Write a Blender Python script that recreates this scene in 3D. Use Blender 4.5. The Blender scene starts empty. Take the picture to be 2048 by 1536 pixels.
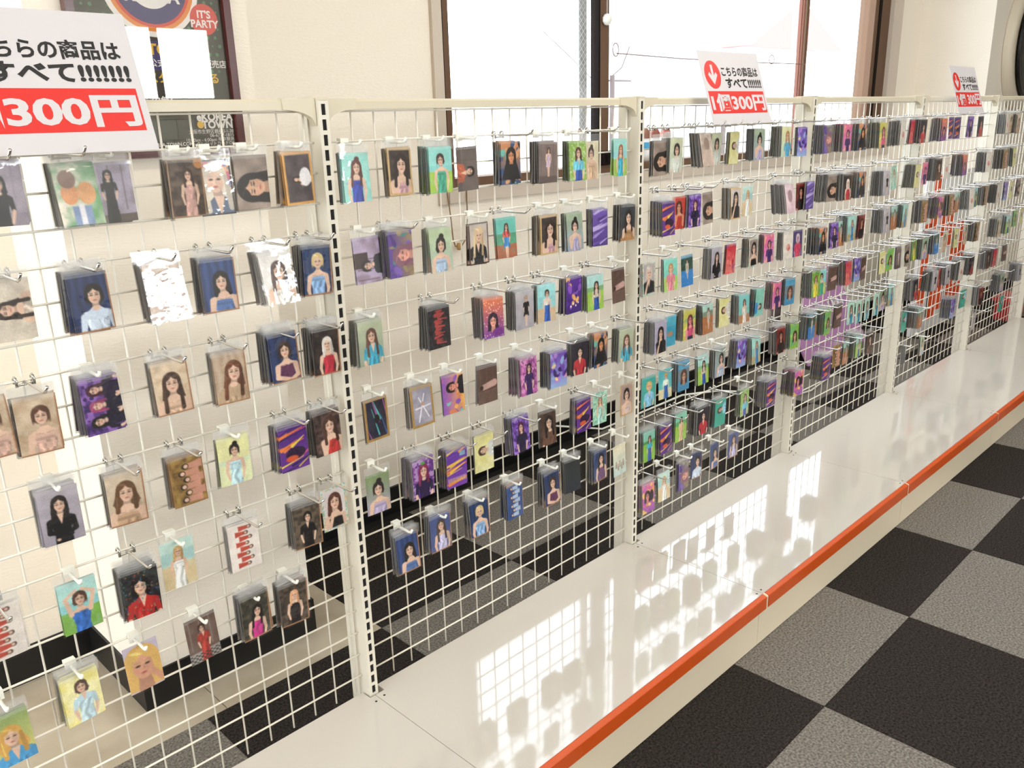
import bpy, bmesh, math, random
import numpy as np
from mathutils import Vector, Matrix

# ---------------------------------------------------------------- scene, camera, light
scene = bpy.context.scene
C = scene.collection
scene.view_settings.view_transform = 'Standard'
scene.view_settings.look = 'None'
scene.view_settings.gamma = 1.0
scene.view_settings.use_curve_mapping = False
scene.view_settings.exposure = 0.0
try:
    scene.cycles.transparent_max_bounces = 24
    scene.cycles.max_bounces = 8
    scene.cycles.use_denoising = True
except Exception:
    pass

cam_d = bpy.data.cameras.new('camera')
cam_d.sensor_width = 36.0
cam_d.lens = 30.028
cam_d.clip_start = 0.05
cam_d.clip_end = 200
cam = bpy.data.objects.new('camera', cam_d)
C.objects.link(cam)
_r = Vector((0.70333929, -0.71038322, -0.02587519))
_u = Vector((0.22846159, 0.19142754, 0.95454743))
_f = Vector((0.67314125, 0.6772822, -0.29693379))
m = Matrix.Identity(4)
for i in range(3):
    m[i][0] = _r[i]; m[i][1] = _u[i]; m[i][2] = -_f[i]
m[0][3], m[1][3], m[2][3] = -0.8569, -1.2977, 1.2898
cam.matrix_world = m
scene.camera = cam

world = bpy.data.worlds.new('world')
scene.world = world
world.use_nodes = True
bgn = world.node_tree.nodes['Background']
bgn.inputs[0].default_value = (0.80, 0.90, 1.0, 1)
bgn.inputs[1].default_value = 7.0

def area(name, loc, rot, sx, sy, power, col=(1, 1, 1), portal=False):
    l = bpy.data.lights.new(name, 'AREA')
    l.shape = 'RECTANGLE'; l.size = sx; l.size_y = sy; l.energy = power; l.color = col
    if portal:
        l.cycles.is_portal = True
    o = bpy.data.objects.new(name, l)
    o.location = loc; o.rotation_euler = rot
    C.objects.link(o)
    return o
R90 = math.pi / 2
# sky seen through the shop window, through the windows across the room and through the glass front on the left

area('opposite_daylight', (1.0, -4.62, 1.765), (R90, 0, 0), 3.3, .51, 68, (0.95, 0.98, 1.0))
area('shopfront_daylight', (-3.95, -0.3, 1.45), (0, -R90, 0), 2.2, 2.6, 36, (1.0, 0.98, 0.96))
# ceiling fluorescents
for lx in (-1.2, 1.2, 3.6):
    for ly in (-0.85, -2.8):
        area('ceiling_lamp_light', (lx, ly, 2.52), (0, 0, 0), 1.25, 0.3, 12.5, (1.0, 0.94, 0.86))

# ---------------------------------------------------------------- helpers
def hx(s):
    return np.array([int(s[i:i + 2], 16) / 255 for i in (0, 2, 4)])
def lin(c):
    c = np.asarray(c, float)
    return np.where(c <= .04045, c / 12.92, ((c + .055) / 1.055) ** 2.4)
def lc(s):
    return tuple(lin(hx(s))) + (1.0,)

MATS = {}
def mat(name, col='ffffff', rough=.5, metal=0.0, spec=.5, coat=0.0, bump=None, noise=None, emit=None):
    if name in MATS:
        return MATS[name]
    mt = bpy.data.materials.new(name)
    mt.use_nodes = True
    nt = mt.node_tree
    b = nt.nodes['Principled BSDF']
    b.inputs['Base Color'].default_value = lc(col)
    b.inputs['Roughness'].default_value = rough
    b.inputs['Metallic'].default_value = metal
    b.inputs['Specular IOR Level'].default_value = spec
    b.inputs['Coat Weight'].default_value = coat
    b.inputs['Coat Roughness'].default_value = .06
    if noise or bump:
        tc = nt.nodes.new('ShaderNodeTexCoord')
        mp = nt.nodes.new('ShaderNodeMapping')
        nt.links.new(tc.outputs['Object'], mp.inputs[0])
    if noise:                       # (colour2, scale, detail, lo, hi)
        n = nt.nodes.new('ShaderNodeTexNoise')
        n.inputs['Scale'].default_value = noise[1]; n.inputs['Detail'].default_value = noise[2]
        nt.links.new(mp.outputs[0], n.inputs['Vector'])
        rp = nt.nodes.new('ShaderNodeValToRGB')
        rp.color_ramp.elements[0].position = noise[3]; rp.color_ramp.elements[1].position = noise[4]
        rp.color_ramp.elements[0].color = lc(col); rp.color_ramp.elements[1].color = lc(noise[0])
        nt.links.new(n.outputs[0], rp.inputs[0]); nt.links.new(rp.outputs[0], b.inputs['Base Color'])
    if bump:                        # (scale xyz, strength, distance)
        mp2 = nt.nodes.new('ShaderNodeMapping')
        mp2.inputs['Scale'].default_value = bump[0]
        nt.links.new(tc.outputs['Object'], mp2.inputs[0])
        n2 = nt.nodes.new('ShaderNodeTexNoise')
        n2.inputs['Scale'].default_value = 1.0; n2.inputs['Detail'].default_value = 3
        nt.links.new(mp2.outputs[0], n2.inputs['Vector'])
        bp = nt.nodes.new('ShaderNodeBump')
        bp.inputs['Strength'].default_value = bump[1]; bp.inputs['Distance'].default_value = bump[2]
        nt.links.new(n2.outputs[0], bp.inputs['Height']); nt.links.new(bp.outputs[0], b.inputs['Normal'])
    MATS[name] = mt
    return mt

def film(name, gloss, milky, rough=.05, tint=(1, 1, 1, 1), wrinkle=0.0):
    """clear plastic film: mostly lets light through, reflects a little, can be slightly milky"""
    mt = bpy.data.materials.new(name); mt.use_nodes = True
    nt = mt.node_tree; nt.nodes.clear()
    out = nt.nodes.new('ShaderNodeOutputMaterial')
    tr = nt.nodes.new('ShaderNodeBsdfTransparent'); tr.inputs[0].default_value = tint
    gl = nt.nodes.new('ShaderNodeBsdfGlossy'); gl.inputs['Roughness'].default_value = rough
    lw = nt.nodes.new('ShaderNodeLayerWeight'); lw.inputs[0].default_value = .5
    pw_ = nt.nodes.new('ShaderNodeMath'); pw_.operation = 'POWER'; pw_.inputs[1].default_value = 7.0
    nt.links.new(lw.outputs['Facing'], pw_.inputs[0])
    ad = nt.nodes.new('ShaderNodeMath'); ad.operation = 'ADD'; ad.inputs[1].default_value = .045
    nt.links.new(pw_.outputs[0], ad.inputs[0])
    ma = nt.nodes.new('ShaderNodeMath'); ma.operation = 'MULTIPLY'; ma.inputs[1].default_value = gloss; ma.use_clamp = True
    nt.links.new(ad.outputs[0], ma.inputs[0])
    mx = nt.nodes.new('ShaderNodeMixShader')
    last = tr.outputs[0]
    if milky > 0:
        df = nt.nodes.new('ShaderNodeBsdfDiffuse'); df.inputs[0].default_value = (.86, .86, .84, 1)
        m2 = nt.nodes.new('ShaderNodeMixShader'); m2.inputs[0].default_value = milky
        nt.links.new(tr.outputs[0], m2.inputs[1]); nt.links.new(df.outputs[0], m2.inputs[2]); last = m2.outputs[0]
    nt.links.new(ma.outputs[0], mx.inputs[0]); nt.links.new(last, mx.inputs[1]); nt.links.new(gl.outputs[0], mx.inputs[2])
    nt.links.new(mx.outputs[0], out.inputs[0])
    if wrinkle:
        tc = nt.nodes.new('ShaderNodeTexCoord'); n = nt.nodes.new('ShaderNodeTexNoise')
        n.inputs['Scale'].default_value = 38; n.inputs['Detail'].default_value = 2
        nt.links.new(tc.outputs['Object'], n.inputs['Vector'])
        bp = nt.nodes.new('ShaderNodeBump'); bp.inputs['Strength'].default_value = wrinkle; bp.inputs['Distance'].default_value = .004
        nt.links.new(n.outputs[0], bp.inputs['Height']); nt.links.new(bp.outputs[0], gl.inputs['Normal'])
    MATS[name] = mt
    return mt

class MB:
    """collects verts and faces of ONE part"""
    def __init__(s):
        s.v = []; s.f = []; s.mi = []
    def add(s, vs, fs, mi=0):
        o = len(s.v); s.v += [tuple(q) for q in vs]
        for f in fs:
            s.f.append([i + o for i in f]); s.mi.append(mi)
        return s
    def box(s, x0, x1, y0, y1, z0, z1, mi=0):
        return s.add([(x0, y0, z0), (x1, y0, z0), (x1, y1, z0), (x0, y1, z0), (x0, y0, z1), (x1, y0, z1), (x1, y1, z1), (x0, y1, z1)],
                     [(0, 3, 2, 1), (4, 5, 6, 7), (0, 1, 5, 4), (1, 2, 6, 5), (2, 3, 7, 6), (3, 0, 4, 7)], mi)
    def tube(s, pts, r, n=8, mi=0, radii=None):
        pts = [Vector(q) for q in pts]
        up = Vector((0, 0, 1)); rings = []
        for i, q in enumerate(pts):
            a = pts[max(i - 1, 0)]; b = pts[min(i + 1, len(pts) - 1)]
            t = (b - a).normalized()
            ref = up if abs(t.dot(up)) < .95 else Vector((1, 0, 0))
            e1 = t.cross(ref).normalized(); e2 = t.cross(e1)
            rr = radii[i] if radii else r
            rings.append([q + (e1 * math.cos(2 * math.pi * k / n) + e2 * math.sin(2 * math.pi * k / n)) * rr for k in range(n)])
        vs = [p for rg in rings for p in rg]
        fs = []
        for i in range(len(rings) - 1):
            for k in range(n):
                fs.append((i * n + k, i * n + (k + 1) % n, (i + 1) * n + (k + 1) % n, (i + 1) * n + k))
        fs.append(tuple(range(n - 1, -1, -1))); fs.append(tuple((len(rings) - 1) * n + k for k in range(n)))
        return s.add(vs, fs, mi)
    def lathe(s, prof, n=20, c=(0, 0, 0), axis='z', mi=0):
        vs = []; fs = []
        for (r, h) in prof:
            for k in range(n):
                a = 2 * math.pi * k / n; x, y = r * math.cos(a), r * math.sin(a)
                p = (x, y, h) if axis == 'z' else (x, h, y)
                vs.append((p[0] + c[0], p[1] + c[1], p[2] + c[2]))
        for i in range(len(prof) - 1):
            for k in range(n):
                q = (i * n + k, i * n + (k + 1) % n, (i + 1) * n + (k + 1) % n, (i + 1) * n + k)
                fs.append(q if axis == 'z' else q[::-1])
        return s.add(vs, fs, mi)
    def extr(s, prof, x0, x1, mi=0):
        """prof: (y,z) closed polygon, extruded along x"""
        n = len(prof)
        vs = [(x0, y, z) for y, z in prof] + [(x1, y, z) for y, z in prof]
        fs = [(i, (i + 1) % n, n + (i + 1) % n, n + i) for i in range(n)]
        fs += [tuple(range(n - 1, -1, -1)), tuple(range(n, 2 * n))]
        return s.add(vs, fs, mi)
    def mesh(s, name, mats, smooth=False):
        me = bpy.data.meshes.new(name)
        me.from_pydata(s.v, [], s.f)
        if not isinstance(mats, (list, tuple)): mats = [mats]
        for q in mats: me.materials.append(q)
        if len(mats) > 1: me.polygons.foreach_set('material_index', s.mi)
        if smooth: me.polygons.foreach_set('use_smooth', [True] * len(me.polygons))
        bm = bmesh.new(); bm.from_mesh(me); bmesh.ops.recalc_face_normals(bm, faces=bm.faces); bm.to_mesh(me); bm.free()
        me.update()
        return me
def link(name, me, parent=None, loc=(0, 0, 0), rot=(0, 0, 0)):
    o = bpy.data.objects.new(name, me); C.objects.link(o)
    o.location = loc; o.rotation_euler = rot
    if parent is not None: o.parent = parent
    return o
def tag(o, label, cat, group=None):
    o['label'] = label; o['category'] = cat
    if group: o['group'] = group
    return o
def struct(o, label=None):
    o['kind'] = 'structure'
    if label: o['label'] = label
    return o
def bevel(o, w, seg=2):
    md = o.modifiers.new('bevel', 'BEVEL'); md.width = w; md.segments = seg; md.limit_method = 'ANGLE'
    return o
ORD = ['first', 'second', 'third', 'fourth', 'fifth', 'sixth', 'seventh', 'eighth', 'ninth', 'tenth', 'eleventh', 'twelfth']
PANEL = {1: 'nearest', 2: 'second', 3: 'third', 4: 'fourth', 5: 'fifth', 6: 'farthest'}

def text(body, parent, m_, size, loc, xdir=(1, 0, 0), zdir=(0, 0, 1), name='lettering', align='LEFT', bold=0.0, sx=1.0, shear=0.0, space=1.0, fit=None):
    """flat lettering lying in the plane spanned by xdir (reading direction) and zdir (up), made a mesh part"""
    cu = bpy.data.curves.new(name, 'FONT'); cu.body = body; cu.size = size; cu.align_x = align
    cu.offset = bold; cu.shear = shear; cu.space_character = space; cu.resolution_u = 3
    t = bpy.data.objects.new(name, cu); C.objects.link(t)
    dg = bpy.context.evaluated_depsgraph_get()
    me = bpy.data.meshes.new_from_object(t.evaluated_get(dg))
    bpy.data.objects.remove(t); bpy.data.curves.remove(cu)
    me.name = name; me.materials.clear(); me.materials.append(m_)
    if fit:                                   # (x from, x to, z from, z to) the lettering has to fill
        vs = [v.co for v in me.vertices]; a0 = min(v.x for v in vs); a1 = max(v.x for v in vs); b0 = min(v.y for v in vs); b1 = max(v.y for v in vs)
        for v in me.vertices:
            v.co.x = fit[0] + (v.co.x - a0) / (a1 - a0) * (fit[1] - fit[0]); v.co.y = fit[2] + (v.co.y - b0) / (b1 - b0) * (fit[3] - fit[2])
    o = link(name, me, parent)
    x = Vector(xdir).normalized() * sx; z = Vector(zdir).normalized(); n = x.cross(z).normalized()
    mm = Matrix.Identity(4)
    for i in range(3):
        mm[i][0] = x[i]; mm[i][1] = z[i]; mm[i][2] = n[i]; mm[i][3] = loc[i]
    o.matrix_local = mm
    return o

# ---------------------------------------------------------------- materials
cream = mat('cream_paint', 'ddd6c6', .28, spec=.5)
cream_d = mat('cream_paint_rail', 'd2c8b0', .3)
wire_m = mat('cream_wire_coat', 'ebe4d5', .35)
shelf_m = mat('gloss_shelf_enamel', 'c6bfb5', .06, spec=.5, coat=.35)
kick_m = mat('kick_plate_paint', 'ddd0b6', .3)
orange_m = mat('orange_price_strip', 'c24e18', .32)
chrome = mat('chrome', 'd8d6d2', .18, metal=1.0)
wplastic = mat('white_plastic', 'f0eee2', .35)
black_m = mat('black', '060606', .6)
wall_m = mat('cream_wallpaper', 'f3e9d9', .85, spec=.2, bump=((60, 60, 260), .28, .004))
ceil_m = mat('ceiling_board', 'e8e4da', .9, noise=('dcd8cc', 6, 3, .4, .7))
base_m = mat('black_baseboard', '0b0a0a', .45)
trim_m = mat('casing_wood', 'cdbfae', .5)
alu_m = mat('bronze_window_frame', '6d5442', .7, spec=.15)
alud_m = mat('dark_window_gasket', '1d1512', .8, spec=.1)
carpet_d = mat('carpet_charcoal', '1b1817', .95, spec=.1, noise=('4d4641', 190, 4, .3, .75), bump=((420, 420, 420), 1.0, .006))
carpet_l = mat('carpet_grey', '5e5953', .95, spec=.1, noise=('aaa298', 190, 4, .3, .72), bump=((420, 420, 420), 1.0, .006))
vinyl_m = mat('vinyl_stone', 'a89a84', .5, noise=('c9bda8', 5, 6, .35, .7))
sub_m = mat('sub_floor', '15120f', .9)
film_m = film('clear_sleeve', 1.3, 0.0, .045, wrinkle=.25)
flap_m = film('milky_sleeve', 1.3, .14, .1, wrinkle=.3)
margin_shade_m = film('sleeve_margin_shade', .8, .45, .2)
margin_shade_m.node_tree.nodes['Diffuse BSDF'].inputs[0].default_value = (.27, .26, .25, 1)  # grey painted over sleeve margins for the shade between stacked cards
acryl_m = film('acrylic', .35, 0.0, .03)
glass_m = film('window_glass', 1.0, 0.0, .01)

# ---------------------------------------------------------------- the room
fl = struct(link('floor', MB().box(-4, 9, -4.6, 1.05, -.06, -.0065).mesh('floor', sub_m)))
TX, TY0, TP, TQ = .7785, -.629, .4925, .5002
tile_me = {}
for par, mt_ in ((0, carpet_l), (1, carpet_d)):
    b = MB(); g = .0006; h = .0035
    x0, x1, y0, y1 = g, TP - g, g, TQ - g
    b.add([(x0, y0, -.006), (x1, y0, -.006), (x1, y1, -.006), (x0, y1, -.006),
           (x0, y0, -.0012), (x1, y0, -.0012), (x1, y1, -.0012), (x0, y1, -.0012),
           (x0 + h, y0 + h, 0), (x1 - h, y0 + h, 0), (x1 - h, y1 - h, 0), (x0 + h, y1 - h, 0)],
          [(0, 3, 2, 1), (0, 1, 5, 4), (1, 2, 6, 5), (2, 3, 7, 6), (3, 0, 4, 7), (4, 5, 9, 8), (5, 6, 10, 9), (6, 7, 11, 10), (7, 4, 8, 11), (8, 9, 10, 11)])
    tile_me[par] = b.mesh('carpet_tile', mt_)
for ix in range(-6, 14):
    for iy in range(-7, 3):
        x = TX + ix * TP; y = TY0 + iy * TQ
        if iy == 2 and ix <= -2: continue          # bare vinyl beside the pillar
        if x > 6.6: continue
        link('carpet_tile', tile_me[0 if (ix + iy) % 2 == 0 else 1], fl, (x, y, 0))
# bare vinyl tiles
vb = MB().box(.001, .449, .001, .449, -.006, -.002).mesh('vinyl_tile', vinyl_m)
for ix in range(5):
    link('vinyl_tile', vb, fl, (.292 - .45 * (ix + 1), .3715, 0))
    link('vinyl_tile', MB().box(.001, .449, .001, .12, -.006, -.002).mesh('vinyl_tile', vinyl_m) if ix == 0 else bpy.data.objects['vinyl_tile.001'].data, fl, (.292 - .45 * (ix + 1), .8215, 0))

WY = .92
WX0, WX1, WZ0, WZ1 = 1.062, 4.56, 1.068, 2.30
w = MB().box(.157, WX0, WY, 1.06, -.06, 2.6).box(WX1, 5.02, WY, 1.06, -.06, 2.6)
w.box(WX0, WX1, WY, 1.06, -.06, WZ0).box(WX0, WX1, WY, 1.06, WZ1, 2.6)
struct(link('wall_back', w.mesh('wall_back', wall_m)))
struct(link('wall_recess', MB().box(-4, -.287, .835, 1.06, -.06, 2.6).mesh('wall_recess', wall_m)))
struct(link('wall_pillar', MB().box(-.287, .157, .50, 1.06, -.06, 2.6).mesh('wall_pillar', wall_m)))
struct(link('wall_far_pillar', MB().box(5.02, 9, .50, 1.06, -.06, 2.6).mesh('wall_far_pillar', wall_m)))
bb = .092
struct(link('baseboard_pillar', MB().box(-.293, .163, .494, .9, -.004, bb).mesh('baseboard_pillar', base_m)))
struct(link('baseboard_back', MB().box(.163, 5.014, .91, .925, -.004, bb).mesh('baseboard_back', base_m)))
struct(link('baseboard_recess', MB().box(-4, -.293, .828, .84, -.004, bb).mesh('baseboard_recess', base_m)))
struct(link('baseboard_far', MB().box(5.014, 9, .494, .9, -.004, bb).mesh('baseboard_far', base_m)))
struct(link('wall_right', MB().box(9, 9.1, -4.6, 1.05, -.06, 2.6).mesh('wall_right', wall_m)))
struct(link('ceiling', MB().box(-4.1, 9.1, -4.75, 1.06, 2.6, 2.7).mesh('ceiling', ceil_m)))
# opposite wall with its windows, and the left end with the glass shop front
OY = -4.6
w = MB().box(-4.1, -.65, OY - .12, OY, -.06, 2.6).box(2.65, 9.1, OY - .12, OY, -.06, 2.6)
w.box(-.65, 2.65, OY - .12, OY, -.06, 1.51).box(-.65, 2.65, OY - .12, OY, 2.02, 2.6)
struct(link('wall_opposite', w.mesh('wall_opposite', wall_m)))
w = MB().box(-4.1, -4, -4.6, -1.6, -.06, 2.6).box(-4.1, -4, 1.0, 1.06, -.06, 2.6).box(-4.1, -4, -1.6, 1.0, 2.55, 2.6).box(-4.1, -4, -1.6, 1.0, -.06, .35)
struct(link('wall_left', w.mesh('wall_left', wall_m)))
wo = struct(link('window_2', MB().box(2.19, 2.25, OY - .06, OY - .01, 1.51, 2.02).box(.75, .81, OY - .06, OY - .01, 1.51, 2.02).mesh('window_2', alu_m)))

# the shop window: casing, bronze frame, sliding sashes
tr = MB()
tr.box(1.024, WX0 + .002, WY - .014, WY + .05, 1.02, 2.34).box(WX1 - .002, 4.69, WY - .014, WY + .05, 1.02, 2.34)
tr.box(WX0, WX1, WY - .014, WY + .05, 1.022, WZ0 + .002).box(WX0, WX1, WY - .014, WY + .05, WZ1, 2.34)
struct(link('trim_1', tr.mesh('trim_1', trim_m)))
win = bpy.data.objects.new('window_1', None); C.objects.link(win); win.location = (WX0, WY, WZ0); struct(win)
def wpart(nm, b, m_):
    o = link(nm, b.mesh(nm, m_), win); o.location = (-WX0, -WY, -WZ0); return o
wpart('gasket', MB().box(WX0, 1.084, .925, .99, WZ0, WZ1).box(4.40, 4.432, .925, .99, WZ0, WZ1), alud_m)
wpart('frame', MB().box(1.084, 1.112, .93, 1.02, WZ0, WZ1).box(4.352, 4.40, .93, 1.02, WZ0, WZ1).box(4.432, WX1, .93, 1.02, WZ0, WZ1)
      .box(1.112, 4.352, .94, 1.03, WZ0, 1.098).box(1.112, 4.352, .94, 1.03, 2.26, WZ1), alu_m)
wpart('sash_stile', MB().box(1.893, 1.903, .945, .985, 1.098, 2.26), alud_m)
wpart('sash_stile', MB().box(1.903, 1.957, .945, .985, 1.098, 2.26), alu_m)
o = wpart('sash_stile', MB().box(3.51, 3.519, .945, .96, 1.098, 2.26).box(3.538, 3.547, .945, .96, 1.098, 2.26), mat('orange_brown_gasket', '7a4630', .5))
wpart('sash_stile', MB().box(3.566, 3.592, .945, .99, 1.098, 2.26), alu_m)
wpart('glass_pane', MB().box(1.112, 1.893, .962, .965, 1.098, 2.26), glass_m)
wpart('glass_pane', MB().box(1.957, 3.51, .992, .995, 1.098, 2.26), glass_m)
wpart('glass_pane', MB().box(3.592, 4.352, .962, .965, 1.098, 2.26), glass_m)
# strip of wired glass where the sashes overlap
wpart('wired_glass', MB().box(1.812, 1.858, .975, .979, 1.098, 2.26), mat('wired_glass', '8d8c8a', .4, noise=('b5b4b0', 90, 3, .3, .7)))
b = MB()
z = 1.10
while z < 2.25:
    b.tube([(1.812, .973, z), (1.858, .973, z + .05)], .0008, 4); b.tube([(1.858, .973, z), (1.812, .973, z + .05)], .0008, 4); z += .025
wpart('glass_wire', b, mat('glass_wire', 'dcdcdc', .4))
wpart('latch', MB().box(1.905, 1.965, .925, .945, 1.10, 1.155).box(1.92, 1.95, .915, .927, 1.115, 1.14), alud_m)

# ---------------------------------------------------------------- outside the window
ext = mat('outside_plaster', 'e9e6e2', .8); ext2 = mat('outside_plaster_grey', 'c9c6c8', .8)
roof_m = mat('outside_red_roof', 'a8645c', .7); pole_m = mat('outside_pole', '4a3c38', .7)
def house(x0, x1, y0, y1, h, m_, roof, label):
    e = link('house', None); e.location = (x0, y0, -3)
    def pt(nm, b, mm):
        q = link(nm, b.mesh(nm, mm), e); q.location = (-x0, -y0, 3); return q
    pt('wall', MB().box(x0, x1, y0, y1, -3, h), m_)
    if roof:
        cx = (x0 + x1) / 2
        b = MB(); b.add([(x0 - .4, y0 - .4, h), (x1 + .4, y0 - .4, h), (cx, y0 - .4, h + 1.2), (x0 - .4, y1, h), (x1 + .4, y1, h), (cx, y1, h + 1.2)],
                        [(0, 1, 2), (3, 5, 4), (0, 2, 5, 3), (1, 4, 5, 2), (0, 3, 4, 1)])
        pt('roof', b, roof_m if roof == 1 else ext2)
    for k in range(3):
        wx = x0 + (x1 - x0) * (.18 + .28 * k)
        pt('window', MB().box(wx, wx + .7, y0 - .03, y0 + .05, h - 1.6, h - .6), mat('outside_window', 'b9c2c8', .2))
    return tag(e, label, 'building')
house(14.2, 18.9, 10.4, 15, 1.9, ext, 2, 'pale house with a low grey gable, seen through the window')
house(20.2, 24.5, 11, 15, 2.9, ext, 1, 'pale house with a faded red roof, beyond the window on the right')
sg = link('street_sign', MB().box(16.4, 17.45, 9.5, 9.6, 1.0, 2.4).mesh('street_sign', mat('street_sign_white', 'dfe4ee', .5)))
tag(sg, 'blue and white street sign outside behind the price sign', 'sign')
for k in range(5):
    link('sign_stripe', MB().box(16.45, 17.1 + .07 * (k % 3), 9.485, 9.5, 1.1 + .24 * k, 1.24 + .24 * k).mesh('sign_stripe', mat('street_sign_blue', '6f88d0', .5)), sg)
link('post', MB().tube([(16.9, 9.55, -3), (16.9, 9.55, 1.0)], .05, 8).mesh('post', pole_m), sg)
up_ = tag(link('utility_pole', MB().tube([(13.3, 9.9, -3), (13.3, 9.9, 2.05)], .05, 8).mesh('utility_pole', pole_m)), 'thin utility pole outside the shop window', 'pole')
link('crossarm', MB().tube([(12.7, 9.9, 1.95), (13.9, 9.9, 1.95)], .02, 6).mesh('crossarm', pole_m), up_)
link('overhead_line', MB().tube([(12.7, 9.9, 1.96), (12.0, 9.8, 2.3), (11.2, 9.8, 2.75)], .008, 5).mesh('overhead_line', pole_m), up_)
link('overhead_line', MB().tube([(13.3, 9.9, 2.04), (13.6, 9.9, 2.2), (13.85, 9.9, 2.6)], .012, 5).mesh('overhead_line', pole_m), up_)

# things by the window
b = MB()
pts = [(1.953, .905, 1.52), (2.4, .905, 1.512), (2.9, .905, 1.511), (3.51, .905, 1.514)]
cw = tag(link('curtain_wire', b.tube(pts, .0022, 6).mesh('curtain_wire', mat('curtain_wire', '7d5a50', .4))), 'thin brown curtain wire stretched across the shop window', 'wire')
def ring(nm, cx, cz, rx, rz, par):
    p_ = [(cx + rx * math.cos(a), .905, cz + rz * math.sin(a)) for a in [k * math.pi / 10 for k in range(21)]]
    return link(nm, MB().tube(p_, .002, 6).mesh(nm, mat('curtain_wire', '7d5a50', .4)), par)
ring('ring', 3.16, 1.528, .024, .02, cw); ring('ring', 1.948, 1.533, .018, .024, cw)
b = MB().tube([(1.925, .93, 2.28), (1.925, .93, 1.655)], .0012, 5)
pc = tag(link('blind_pull', b.mesh('blind_pull', mat('pull_cord', 'e8e4e0', .6))), 'white blind pull cord ending in a round white knob', 'cord')
link('knob', MB().lathe([(.0, .022), (.011, .019), (.018, .008), (.018, -.006), (.011, -.018), (0, -.021)], 14, (1.925, .93, 1.642)).mesh('knob', wplastic, True), pc)
b = MB().tube([(1.052, .903, 1.06), (1.060, .902, .98), (1.066, .901, .90), (1.074, .90, .878), (1.10, .90, .874), (1.125, .90, .90), (1.136, .902, .97), (1.138, .903, 1.06)], .0022, 6)
bc = tag(link('window_blind_loop', b.mesh('window_blind_loop', mat('tan_cord', '8a6f4c', .7), True)), 'looped tan blind cord with a wooden toggle under the window', 'cord')
link('toggle', MB().lathe([(0, .013), (.007, .011), (.010, .0), (.007, -.011), (0, -.013)], 10, (1.09, .90, .876)).mesh('toggle', mat('toggle_wood', 'b08d55', .5), True), bc)
for k, (ox, col, cap) in enumerate(((2.205, '4a4a52', '30303a'), (2.275, '3f9fd0', '8c5a48'), (2.345, 'f0c81e', '8c4a3a'), (2.43, 'ef9a3c', 'a04a3a'))):
    nm = ['dark', 'blue', 'yellow', 'orange'][k]
    e = link('ornament', MB().lathe([(0, 0), (.026, 0), (.030, .03), (.028, .07), (.024, .095), (0, .10)], 18).mesh('ornament', mat('ornament_white', 'f2f0ee', .4), True), None, (ox, 1.0, 1.098))
    link('band', MB().lathe([(.0306, .05), (.0306, .052), (.0292, .078), (.0285, .078)], 18).mesh('band', mat('orn_' + nm, col, .4), True), e)
    link('hair', MB().lathe([(.026, .095), (.025, .115), (.016, .132), (0, .138)], 18).mesh('hair', mat('ornh_' + nm, cap, .5), True), e)
    tag(e, 'small white figurine with a %s band on the window sill' % nm, 'figurine', 'figurines on the window sill')

# behind the racks
pk = mat('pink_board', 'b884b4', .5)
b = MB(); b.add([(3.30, .66, 0), (4.02, .66, 0), (4.02, .90, .42), (3.30, .90, .42), (3.30, .672, 0), (4.02, .672, 0), (4.02, .912, .42), (3.30, .912, .42)],
                [(0, 1, 2, 3), (4, 7, 6, 5), (0, 4, 5, 1), (3, 2, 6, 7), (0, 3, 7, 4), (1, 5, 6, 2)])
pb = tag(link('pink_board', b.mesh('pink_board', pk)), 'pink board leaning on the wall behind the fourth rack', 'board')
b = MB()
for k in range(6):
    a0 = (3.75 + .03 * k, .7715 - .0015, .20 + .02 * (k % 2)); 
    b.add([(a0[0], a0[1], a0[2]), (a0[0] + .015, a0[1], a0[2]), (a0[0] + .022, a0[1] + .03, a0[2] + .055), (a0[0] + .007, a0[1] + .03, a0[2] + .055)], [(0, 1, 2, 3)])
link('white_mark', b.mesh('white_mark', mat('board_white', 'f3eef3', .5)), pb)
wb = tag(link('display_board', MB().box(4.16, 5.0, .47, .49, .02, .93).mesh('display_board', mat('board_gloss_white', 'f1f0ee', .25))), 'tall white display board with bold orange shapes behind the fifth rack', 'board')
om = mat('board_orange', 'f0561a', .4); dk = mat('board_dark', '4a4442', .5)
def bar(x0, x1, z0, z1, mm=om, nm='orange_shape'):
    link(nm, MB().box(x0, x1, .466, .471, z0, z1).mesh(nm, mm), wb)
for (x0, x1, z0, z1) in ((4.22, 4.27, .12, .66), (4.30, 4.35, .62, .92), (4.40, 4.46, .08, .40), (4.45, 4.62, .70, .76), (4.45, 4.50, .56, .76), (4.57, 4.62, .50, .76),
                         (4.66, 4.82, .40, .62), (4.86, 4.92, .30, .55), (4.66, 4.72, .10, .30), (4.76, 4.95, .15, .24), (4.52, 4.57, .12, .28)):
    bar(x0 - .015, x1 + .025, z0, z1)
for (x0, x1, z0, z1) in ((4.36, 4.385, .1, .3), (4.36, 4.385, .80, .9), (4.64, 4.652, .1, .22)):
    bar(x0, x1, z0, z1, dk, 'dark_shape')
b = MB().box(4.98, 5.2, .16, .28, .0, .14)
rb = bevel(tag(link('red_bin', b.mesh('red_bin', mat('red_plastic', 'a81818', .35))), 'dark red box on the floor behind the farthest rack', 'box'), .012)
link('rim', MB().box(4.97, 5.21, .15, .29, .125, .15).mesh('rim', mat('red_plastic_lip', 'c02418', .35)), rb)
b = MB().tube([(1.55, .88, .10), (1.75, .80, .05), (1.95, .55, .2), (2.05, .45, .215), (2.2, .42, .18), (2.5, .5, .02), (2.9, .45, .008), (3.3, .5, .008), (3.6, .5, .02), (3.95, .6, .06)], .004, 6)
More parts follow.
